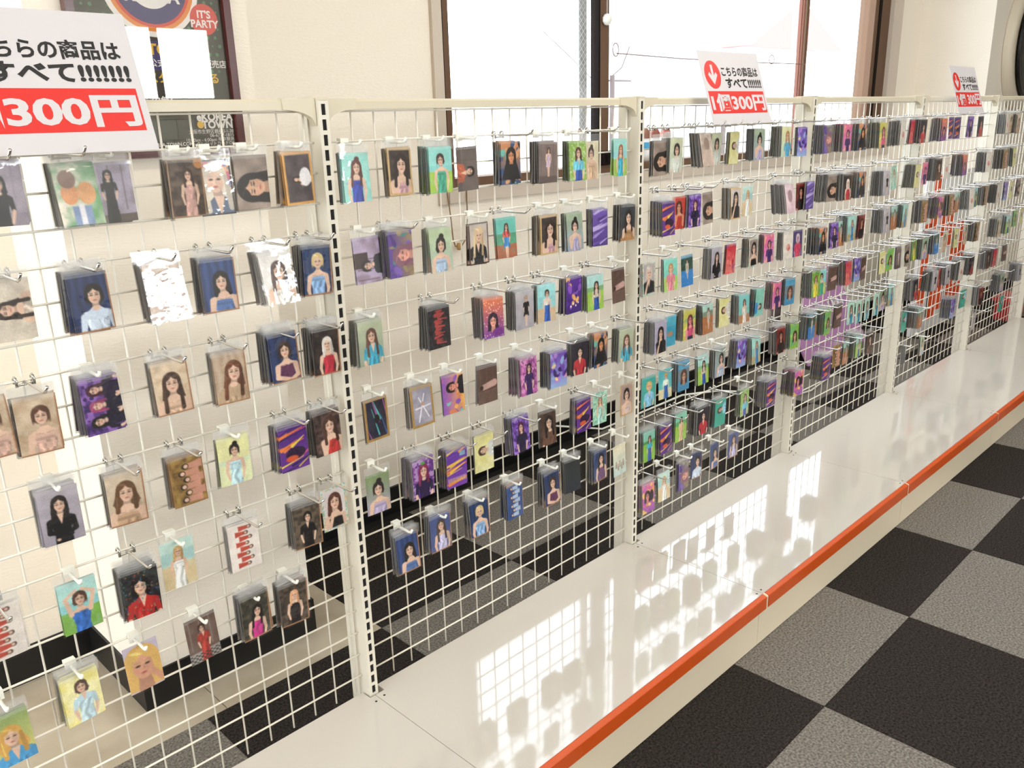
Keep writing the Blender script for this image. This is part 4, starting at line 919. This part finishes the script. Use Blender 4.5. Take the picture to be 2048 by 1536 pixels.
# ---------------------------------------------------------------- hooks and hanging photo cards
# per rack and row: (x mm, y mm of front card, drop mm of its centre below the wire, print, cards on the hook, hook kind)
PACKS={
(1,1):[(-514,-7,-46,'seatblack',4,'m'),(-424,-13,-53,'glarecol',6,'m'),(-372,-7,-55,'lilacdress',4,'w'),(-261,-10,-57,'pinkdark',5,'w'),(-212,1,-60,'silverhair',1,'w'),(-149,-4,-56,'sideface',3,'w'),(-68,-10,-55,'goldwhite',5,'w')],
(1,2):[(-530,-4,-47,'cloudside',3,'m'),(-432,-18,-51,'navyblouse',8,'m'),(-324,-18,-52,'glaresilver',8,'m'),(-234,-18,-56,'navyarms',8,'m'),(-136,-18,-58,'glarewhite',8,'m'),(-52,-21,-57,'navysatin',9,'m')],
(1,3):[(-587,-4,-51,'beigeprofile',3,'m'),(-525,-7,-60,'beigeprofile',4,'m'),(-440,-18,-50,'purpletrio',8,'w'),(-331,-10,-51,'beigelong',5,'m'),(-231,-10,-58,'beigeauburn',5,'m'),(-137,-21,-42,'navysequin',9,'m'),(-50,-21,-49,'darkwhitehair',9,'m')],
(1,4):[(-522,-13,-47,'greyblouse',6,'w'),(-425,-10,-54,'beigecurl',5,'m'),(-328,-10,-56,'goldgroup',5,'m'),(-240,-4,-50,'yellowbun',3,'w'),(-135,-18,-55,'neonside',8,'m'),(-59,-10,-50,'curlred',5,'m')],
(1,5):[(-625,-4,-46,'redgroup',3,'m'),(-518,-2,-51,'bluearms',2,'w'),(-430,-18,-62,'confetti',8,'m'),(-358,1,-45,'beachwhite',1,'w'),(-244,-7,-55,'redgroup',4,'m'),(-121,-13,-60,'suitforest',6,'m'),(-53,1,-53,'holowhite',1,'m')],
(1,6):[(-646,-4,-65,'blondeblue',3,'w'),(-542,-10,-47,'yellowdress',5,'w'),(-443,1,-46,'blondeface',1,'w'),(-340,1,-44,'redseated',1,'w'),(-242,-13,-40,'magentatop',6,'w'),(-164,-13,-50,'blondewood',6,'w')],
(2,1):[(50,-7,-61,'tealblue',4,'w'),(149,-7,-57,'goldbrown',4,'w'),(239,-18,-59,'greendress',8,'w'),(323,1,-62,'orangeside',1,'w'),(435,-13,-56,'orangeteal',6,'m'),(546,-16,-61,'lilacroom',7,'w'),(649,-10,-63,'skyblouse',5,'w'),(711,1,-65,'beigebun',1,'m'),(814,-2,-64,'turquoise',2,'w')],
(2,2):[(63,-2,-56,'lilacjacket',2,'w'),(126,-24,-51,'purpleface',10,'m'),(234,-10,-58,'greenpale',5,'w'),(345,-2,-59,'blondeblack',2,'w'),(422,-4,-55,'redcrop',3,'m'),(548,-13,-63,'goldbrown',6,'w'),(639,-7,-66,'greenbun',4,'w'),(730,-10,-66,'purplebuild',5,'w'),(834,-13,-65,'darkgold',6,'w')],
(2,3):[(51,-13,-55,'brownturq',6,'w'),(216,-16,-57,'redscript',7,'m'),(359,-24,-61,'orangedots',10,'m'),(461,-18,-63,'greydress',8,'m'),(540,-10,-61,'beachjacket',5,'m'),(635,-10,-59,'purpledots',5,'w'),(712,-10,-65,'greenswing',5,'m'),(813,1,-64,'brownlying',1,'w')],
(2,4):[(57,-2,-57,'goldnight',2,'w'),(164,-10,-57,'goldstring',5,'w'),(255,-2,-54,'purpleblackside',2,'w'),(356,-2,-58,'brownlying',2,'w'),(465,-21,-61,'magentadark',9,'w'),(567,-21,-68,'purplecollage',9,'m'),(656,-10,-61,'navyred',5,'w'),(736,-10,-59,'orangeteal',5,'w'),(835,-13,-66,'brownturq',6,'m')],
(2,5):[(51,1,-58,'greenlilac',1,'w'),(150,-21,-52,'purplemagenta',9,'m'),(247,-16,-62,'neontext',7,'m'),(338,-2,-59,'yellowside',2,'m'),(441,-13,-42,'purpletree',6,'m'),(546,-2,-58,'brownface',2,'w'),(669,-10,-57,'neonside',5,'m'),(747,1,-61,'mintwoman',1,'w'),(854,1,-65,'goldpale',1,'w')],
(2,6):[(104,-10,-55,'navyarms',5,'w'),(196,-10,-44,'navylilac',5,'w'),(305,-13,-48,'navysatin',6,'w'),(422,-10,-47,'navygroup',5,'w'),(548,-10,-58,'navysequin',5,'w'),(629,-7,-52,'clearblank',4,'w'),(734,-10,-58,'navypurple',5,'w'),(826,1,-74,'creamgroup',1,'w')],
(3,1):[(972,-4,-74,'sideface',3,'m'),(1032,-13,-68,'palebob',8,'m'),(1153,-16,-61,'glaresilver',9,'m'),(1237,-2,-62,'palebob',2,'m'),(1327,-4,-63,'yellowside',3,'m'),(1443,-13,-58,'greenbun',8,'m'),(1585,-21,-55,'blondeturq',11,'m'),(1719,-4,-61,'purplecollage',3,'m')],
(3,2):[(990,-21,-70,'neonside',11,'m'),(1070,1,-64,'redwoman',1,'m'),(1130,-10,-64,'purpletree',6,'m'),(1204,1,-63,'sideface',1,'w'),(1328,-13,-61,'framedblack',8,'m'),(1418,1,-62,'beachwhite',1,'m'),(1602,-30,-70,'glarepink',16,'m'),(1743,1,-74,'redblack',1,'m'),(1782,-13,-74,'purplebuild',3,'m')],
(3,3):[(927,-10,-63,'holopale',2,'m'),(1031,-4,-68,'tealpink',3,'w'),(1114,1,-69,'bluecourt',1,'m'),(1245,-13,-65,'greyblouse',8,'m'),(1340,-2,-67,'redabstract',2,'m'),(1449,-10,-61,'holodark',6,'m'),(1546,-7,-60,'pinkpurple',5,'m'),(1661,-10,-66,'whitepink',6,'m'),(1746,1,-69,'purplewhitehair',1,'m')],
(3,4):[(975,-18,-73,'lilacsweater',10,'m'),(1047,1,-72,'turqsea',1,'m'),(1117,-13,-65,'yellowpink',8,'m'),(1217,-7,-68,'sandbrown',5,'m'),(1311,-4,-65,'yellowside',3,'m'),(1407,-13,-70,'tealsand',8,'m'),(1514,-7,-69,'mintblue',5,'m'),(1611,-10,-62,'pinkpurple',6,'m'),(1705,-7,-66,'bluebrown',5,'m')],
(3,5):[(950,-2,-68,'tealblonde',2,'m'),(1028,1,-64,'turqyellow',1,'m'),(1103,-10,-56,'bluebrown',6,'m'),(1209,-4,-64,'greenswing',3,'m'),(1293,-10,-60,'greypale',5,'w'),(1413,-13,-57,'purplecollage',8,'m'),(1499,-10,-65,'beachblue',6,'m'),(1649,-13,-62,'redblack',8,'m'),(1756,-7,-69,'greenbun2',5,'m')],
(3,6):[(950,-7,-70,'greenblouse',5,'m'),(1028,-7,-71,'neonside',5,'m'),(1104,-7,-58,'greenpaledress',5,'m'),(1205,-16,-62,'navyred',9,'m'),(1315,-7,-70,'tealside',5,'m'),(1456,-7,-74,'skyblouse',4,'w'),(1590,-27,-74,'neonside',14,'m'),(1755,-37,-74,'pinkorange',11,'m')],
(3,7):[(951,-7,-73,'pinkorange',5,'m'),(1031,-2,-65,'beachwhite',2,'w'),(1130,-4,-64,'purpleface',3,'w'),(1204,1,-54,'navyblouse',1,'w'),(1303,1,-53,'navyarms',1,'w'),(1417,1,-52,'navylilac',1,'w')],
(4,1):[(1819,-37,-57,'purpleface',11,'m'),(1978,-30,-57,'pinkpurple',11,'m'),(2097,-30,-59,'orangeteal',11,'m'),(2260,-30,-58,'yellowpink',11,'m'),(2441,-30,-56,'whitepink',11,'m'),(2587,-10,-55,'redabstract',2,'m'),(2637,-30,-55,'navyred',11,'m')],
(4,2):[(1898,-30,-59,'sideface',11,'m'),(2011,-30,-64,'darkwhitehair',11,'m'),(2129,-30,-65,'orangeteal',11,'m'),(2333,-30,-74,'greydress',11,'m'),(2443,-10,-61,'mintwoman',1,'m'),(2632,-30,-67,'yellowside',11,'m'),(2753,-10,-65,'pinkpurple',1,'m')],
(4,3):[(1861,-30,-73,'orangeteal',11,'m'),(1984,-10,-70,'purpletree',2,'m'),(2033,-10,-69,'sandbrown',1,'m'),(2072,-30,-54,'beachblue',11,'m'),(2204,-10,-63,'redblack',2,'m'),(2368,-30,-58,'greydress',11,'m'),(2488,-10,-60,'sandbrown',2,'m'),(2546,-30,-57,'beachblue',11,'m')],
(4,4):[(1818,-37,-55,'yellowgreen',11,'m'),(1918,-10,-66,'greendress',1,'m'),(2008,-10,-66,'brownlying',2,'m'),(2080,-30,-55,'redabstract',11,'m'),(2200,-10,-61,'purplecollage',2,'m'),(2252,-10,-65,'brownlying',1,'m'),(2422,-10,-67,'yellowside',2,'m'),(2496,-10,-65,'greenbun2',1,'m'),(2574,-10,-68,'lilacroom',2,'m'),(2654,-10,-68,'sideface',1,'m')],
(4,5):[(1818,-37,-45,'bluecourt',11,'m'),(1880,-10,-58,'sandbrown',1,'m'),(1951,-30,-57,'greenbun2',11,'m'),(2076,-10,-59,'brownlying',2,'m'),(2179,-10,-65,'mintlong',1,'m'),(2245,-10,-72,'mintlong',1,'m'),(2321,-10,-74,'mintlong',1,'m'),(2405,-10,-71,'mintlong',1,'m'),(2464,-10,-63,'greenlilac',1,'m'),(2544,-10,-58,'beachblue',2,'m')],
(4,6):[(1978,-30,-74,'neonside',11,'m'),(2089,-10,-55,'goldgroup',1,'m'),(2173,-10,-63,'sandbrown',2,'m'),(2231,-30,-45,'greenswing',11,'m'),(2380,-10,-65,'brownface',2,'m')],
(5,1):[(2851,-30,-55,'orangedots',11,'m'),(2981,-10,-52,'neonside',1,'m'),(3063,-10,-54,'neonside',2,'m'),(3220,-10,-54,'purpletree',2,'m'),(3348,-10,-55,'navyred',2,'m')],
(5,2):[(2843,-30,-55,'brownface',11,'m'),(2985,-10,-57,'whitepink',1,'m'),(3143,-30,-53,'orangedots',11,'m'),(3448,-30,-57,'whitepink',11,'m')],
(5,3):[(2718,-37,-55,'goldgroup',11,'m'),(2923,-30,-58,'pinkorange',11,'m'),(3038,-30,-58,'goldgroup',11,'m'),(3171,-10,-59,'sandbrown',1,'m'),(3284,-30,-55,'whitepink',11,'m'),(3400,-10,-56,'greenswing',1,'m'),(3484,-30,-53,'goldgroup',11,'m')],
(5,4):[(2728,-10,-55,'yellowgreen',2,'m'),(2796,-30,-58,'greenbun',11,'m'),(2916,-30,-51,'bluecourt',11,'m'),(3076,-10,-65,'beigebun',1,'m'),(3216,-10,-64,'yellowside',2,'m'),(3337,-10,-62,'beigebun',1,'m'),(3432,-30,-57,'goldgroup',11,'m')],
(5,5):[(2718,-37,-60,'navyred',11,'m'),(2958,-30,-62,'greydress',11,'m'),(3075,-10,-66,'redwoman',1,'m'),(3104,-30,-55,'greydress',11,'m'),(3282,-30,-62,'whitepink',11,'m'),(3419,-30,-58,'navyred',11,'m')],
(5,6):[(2718,-7,-44,'tealside',1,'m'),(2833,-30,-47,'sandbrown',11,'m'),(3227,-30,-74,'purplecollage',11,'m'),(3420,-10,-62,'tealside',2,'m'),(3582,-37,-74,'redblack',11,'m')],
(5,7):[(2769,1,-42,'clearblank',1,'w'),(2974,-2,-46,'greenpale',2,'w')],
(6,1):[(3618,-37,-50,'whitepink',11,'m'),(3776,-10,-52,'beigebun',2,'m'),(3820,-30,-54,'beigelong',11,'m')],
(6,2):[(3689,-30,-56,'goldgroup',11,'m'),(3825,-30,-53,'yellowside',11,'m')],
(6,3):[(3664,-30,-58,'whitepink',11,'m'),(3840,-10,-61,'purplecollage',2,'m'),(3935,-10,-63,'yellowside',1,'m'),(4047,-10,-59,'sideface',2,'m')],
(6,4):[(3757,-30,-74,'beigebun',11,'m'),(3886,-30,-72,'greenswing',11,'m'),(4055,-10,-57,'greenbun2',2,'m'),(4164,-10,-55,'yellowside',1,'m')],
(6,5):[(3618,-37,-57,'brownface',11,'m'),(3751,-30,-64,'redabstract',11,'m'),(3961,-10,-67,'brownlying',2,'m')],
(6,6):[(3928,-30,-63,'greenbun',11,'m'),(4205,-30,-48,'greydress',11,'m')],
(6,7):[(3633,-7,-56,'greydress',1,'m'),(4039,-10,-36,'tealside',1,'m')],
}
CW, CH = .0565, .0850
print_m = bpy.data.materials.new('card_print'); print_m.use_nodes = True
_nt = print_m.node_tree; _b = _nt.nodes['Principled BSDF']
_at = _nt.nodes.new('ShaderNodeAttribute'); _at.attribute_name = 'print'
_nt.links.new(_at.outputs['Color'], _b.inputs['Base Color']); _b.inputs['Roughness'].default_value = .38

near_used = {d for (P, r), L in PACKS.items() if P <= 2 for (_, _, _, d, _, _) in L}
mid_used = {d for (P, r), L in PACKS.items() if P == 3 for (_, _, _, d, _, _) in L}
ART = {}; CARD = {}
def art(d):
    if d not in ART:
        w_, h_ = (44, 64) if d in near_used else (30, 44) if d in mid_used else (18, 26)
        ART[d] = paint(d, w_, h_)
    return ART[d]
def card_mesh(d):
    if d in CARD: return CARD[d]
    a = art(d); H, W = a.shape[0] - 1, a.shape[1] - 1
    xs = np.linspace(-CW / 2, CW / 2, W + 1); zs = np.linspace(CH / 2, -CH / 2, H + 1)
    X, Z = np.meshgrid(xs, zs)
    bow = .0008 * (X / (CW / 2)) ** 2 - .0004
    V = np.stack([X, bow - .0003, Z], -1).reshape(-1, 3)
    n = (W + 1) * (H + 1)
    ii = np.arange(n).reshape(H + 1, W + 1)
    Q = np.stack([ii[:-1, :-1], ii[1:, :-1], ii[1:, 1:], ii[:-1, 1:]], -1).reshape(-1, 4)
    x, y, z = CW / 2, .0004, CH / 2
    ext_v = [(-x, y, z), (x, y, z), (x, y, -z), (-x, y, -z)]
    t = n
    c00, c01, c11, c10 = 0, W, n - 1, n - 1 - W
    ext_f = [(t, t + 1, t + 2, t + 3), (c00, c01, t + 1, t), (c01, c11, t + 2, t + 1), (c11, c10, t + 3, t + 2), (c10, c00, t, t + 3)]
    me = bpy.data.meshes.new('photo_card')
    me.from_pydata(np.vstack([V, ext_v]).tolist(), [], Q.tolist() + ext_f)
    col = me.color_attributes.new('print', 'FLOAT_COLOR', 'POINT')
    rgba = np.ones((n + 4, 4), np.float32); rgba[:n, :3] = lin(a.reshape(-1, 3)); rgba[n:, :3] = .75
    col.data.foreach_set('color', rgba.ravel())
    me.materials.append(print_m)
    me.polygons.foreach_set('use_smooth', [True] * len(Q) + [False] * 5)
    me.update()
    CARD[d] = me
    return me
# clear sleeves with a hanging flap, a few wrinkled variants
SLEEVE = []
rs = np.random.RandomState(7)
for k in range(8):
    nx, nz = 6, 10
    xs = np.linspace(-.0312, .0312, nx + 1); zs = np.linspace(-.0455, .0585, nz + 1)
    X, Z = np.meshgrid(xs, zs)
    Yw = -.0016 + rs.randn(*X.shape) * .00028 + .0006 * (X / .031) ** 2 * rs.choice([-1, 1])
    V = np.stack([X, Yw, Z], -1).reshape(-1, 3); ii = np.arange(V.shape[0]).reshape(nz + 1, nx + 1)
    Q = np.stack([ii[:-1, :-1], ii[:-1, 1:], ii[1:, 1:], ii[1:, :-1]], -1).reshape(-1, 4)
    me = bpy.data.meshes.new('sleeve'); me.from_pydata(V.tolist(), [], Q.tolist()); me.materials.append(film_m)
    me.materials.append(flap_m)
    me.polygons.foreach_set('material_index', [1 if q // nx >= 8 else 0 for q in range(len(Q))])
    me.polygons.foreach_set('use_smooth', [True] * len(Q)); me.update()
    SLEEVE.append(me)

# chrome hook: bent rod with two clips over the grid wire; white plastic hook: bracket and short arm
rod_b = MB().tube([(0, .0205, -.001), (0, .006, -.001), (0, -.060, -.001), (0, -.066, .0005), (0, -.078, .0105)], .0021, 8)
rod_me = rod_b.mesh('wire_hook', chrome, True)
def clip_b(x):
    return [(x, .0202, -.0075), (x, .0198, .001), (x, .0215, .0052), (x, .0255, .0060), (x, .0290, .0035), (x, .0295, -.004)]
clip_me = [MB().tube(clip_b(q), .0023, 6).mesh('clip', chrome, True) for q in (-.0115, .0115)]
bar_me2 = MB().tube([(-.0115, .0200, -.005), (.0115, .0200, -.005)], .0018, 6).mesh('cross_bar', chrome, True)
far_b = MB().tube([(0, .0205, -.001), (0, -.062, -.001), (0, -.078, .0105)], .0021, 5)
for q in (-.0115, .0115): far_b.tube([(q, .0202, -.006), (q, .0215, .0052), (q, .0290, .0035)], .0023, 4)
far_me = far_b.mesh('wire_hook', chrome, True)
arm_b = MB().tube([(0, .018, -.004), (0, -.020, -.0045), (0, -.027, -.003), (0, -.0305, .0035)], .0026, 8)
arm_me = arm_b.mesh('plastic_hook', wplastic, True)
brk_me = MB().extr([(.0185, -.010), (.0215, -.010), (.0215, .0025), (.0280, .0025), (.0280, -.004), (.0300, -.004), (.0300, .0058), (.0185, .0058)], -.0085, .0085).mesh('bracket', wplastic)

random.seed(11); rs = np.random.RandomState(23)
total = sum(len(L) for L in PACKS.values())
extra = 300 - total
PV, PF, PC, PM = [], [], [], []          # the cards behind the front ones
def quad(vs, cols, mi):
    o = len(PV); PV.extend(vs); PC.extend(cols); PF.append((o, o + 1, o + 2, o + 3)); PM.append(mi)
def place(x, y, z, yaw, pitch, roll):
    return Matrix.Translation((x, y, z)) @ Matrix.Rotation(roll, 4, 'Y') @ Matrix.Rotation(yaw, 4, 'Z') @ Matrix.Rotation(pitch, 4, 'X')
GLARE = {'glarecol': .19, 'glaresilver': .17, 'glarewhite': .18, 'glarepink': .16}
def pile_card(M_, d):
    a = art(d); H, W = a.shape[:2]; nx, nz = 3, 8
    fx = [0, .12, .4, 1.0]
    for i in range(nx):
        for j in range(nz):
            vs = []; cs = []
            for (p_, q) in ((i, j), (i, j + 1), (i + 1, j + 1), (i + 1, j)):
                u, v = fx[p_], q / nz
                vs.append(tuple(M_ @ Vector((-CW / 2 + CW * u, -.0003, CH / 2 - CH * v))))
                cs.append(tuple(lin(a[min(int(v * (H - 1)), H - 1), min(int(u * (W - 1)), W - 1)])))
            quad(vs, cs, 0)
    x, z = CW / 2, CH / 2; e = [(.10, .095, .09), (.16, .15, .14), (.06, .055, .055), (.3, .29, .27)][rs.randint(4)]; th = .0021  # dark, thickened edges paint in the shaded sides of the stack
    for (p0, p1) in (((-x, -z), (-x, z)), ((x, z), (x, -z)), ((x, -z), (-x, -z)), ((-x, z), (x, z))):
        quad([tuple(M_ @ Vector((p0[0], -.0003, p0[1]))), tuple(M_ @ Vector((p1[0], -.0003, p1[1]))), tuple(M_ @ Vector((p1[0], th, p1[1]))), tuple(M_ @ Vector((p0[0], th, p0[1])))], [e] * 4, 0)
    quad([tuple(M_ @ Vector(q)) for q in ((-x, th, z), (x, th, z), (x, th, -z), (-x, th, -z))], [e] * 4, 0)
    xs = .0308
    quad([tuple(M_ @ Vector(q)) for q in ((-xs, -.0008, z + .001), (xs, -.0008, z + .001), (xs, -.0008, .0580), (-xs, -.0008, .0580))], [e] * 4, 1)
    quad([tuple(M_ @ Vector(q)) for q in ((-xs, -.0008, -z - .003), (-x + .0042, -.0008, -z - .003), (-x + .0042, -.0008, z + .001), (-xs, -.0008, z + .001))], [e] * 4, 2)  # left sleeve margin and print edge, greyed as painted shade

NUMW = ['', 'one', 'two', 'three', 'four', 'five', 'six', 'seven']
for (P, r), L in sorted(PACKS.items()):
    zr = .183 + .0512 * (21 - 3 * (r - 1))
    Ls = sorted(L)
    for idx, (xm, ym, dz, d, n, hk) in enumerate(Ls):
        x, yf, zc = xm / 1000, ym / 1000, zr + dz / 1000
        where = '%s pack, row %s, %s rack' % (ORD[idx], NUMW[r], PANEL[P])
        # hook
        if hk == 'm':
            if P <= 3:
                h = link('wire_hook', rod_me, None, (x, 0, zr))
                link('clip', clip_me[0], h); link('clip', clip_me[1], h); link('cross_bar', bar_me2, h)
            else:
                h = link('wire_hook', far_me, None, (x, 0, zr))
            tag(h, 'chrome double-clip hook holding the ' + where, 'hook', 'chrome hooks on the grids')
        else:
            h = link('plastic_hook', arm_me, None, (x, 0, zr)); link('bracket', brk_me, h)
            tag(h, 'white plastic hook holding the ' + where, 'hook', 'white plastic hooks on the grids')
        # cards, front first
        sp = min(.0045, max(.0026, (.016 - yf) / max(n, 1)))
        if yf + n * sp > .017 or abs(x - round(x / .9) * .9) < .043 and x > -.2: sp = min(sp, .0029)
        fan = random.uniform(.03, .10) * min(1, n / 6)
        y0 = yf
        for j in range(n):
            t = j / max(n - 1, 1)
            if j == 0:
                yaw = random.uniform(-.07, .09); roll = random.uniform(-.03, .03); pitch = random.uniform(-.02, .06)
                if d in GLARE: pitch = GLARE[d]; yaw = .02
            else:
                yaw = random.uniform(-.03, .05); roll = random.uniform(-.045, .045) if P <= 2 else random.uniform(-.02, .02); pitch = pitch0 + fan * .5 * -t + random.uniform(-.008, .008)
            pitch0 = pitch if j == 0 else pitch0
            yy = yf + j * sp
            zz = zc + (random.uniform(-.002, .002) if j else 0)
            # hang from the rod: swing about the hole
            M_ = Matrix.Translation((x, yy, zz + .05)) @ place(0, 0, 0, yaw, -pitch, roll) @ Matrix.Translation((0, 0, -.05))
            solo = j == 0 or (j == 1 and P <= 2 and extra > 0)
            if solo:
                o = bpy.data.objects.new('photo_card', card_mesh(d)); C.objects.link(o); o.matrix_world = M_
                if j == 0:
                    tag(o, '%s, %s' % (DES[d][0], where), 'photo card', 'sleeved photo cards on the hooks')
                else:
                    extra -= 1
                    tag(o, 'card just behind the front card of the ' + where, 'photo card', 'sleeved photo cards on the hooks')
                s_ = bpy.data.objects.new('sleeve', random.choice(SLEEVE)); C.objects.link(s_); s_.parent = o
            else:
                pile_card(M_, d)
me = bpy.data.meshes.new('photo_card_pile'); me.from_pydata(PV, [], PF)
col = me.color_attributes.new('print', 'FLOAT_COLOR', 'POINT')
rgba = np.ones((len(PV), 4), np.float32); rgba[:, :3] = np.array(PC); col.data.foreach_set('color', rgba.ravel())
me.materials.append(print_m); me.materials.append(flap_m); me.materials.append(margin_shade_m); me.polygons.foreach_set('material_index', PM); me.update()
pl = link('photo_card_pile', me)
pl['kind'] = 'stuff'; tag(pl, 'remaining sleeved photo cards stacked behind the front cards on every hook', 'photo cards')
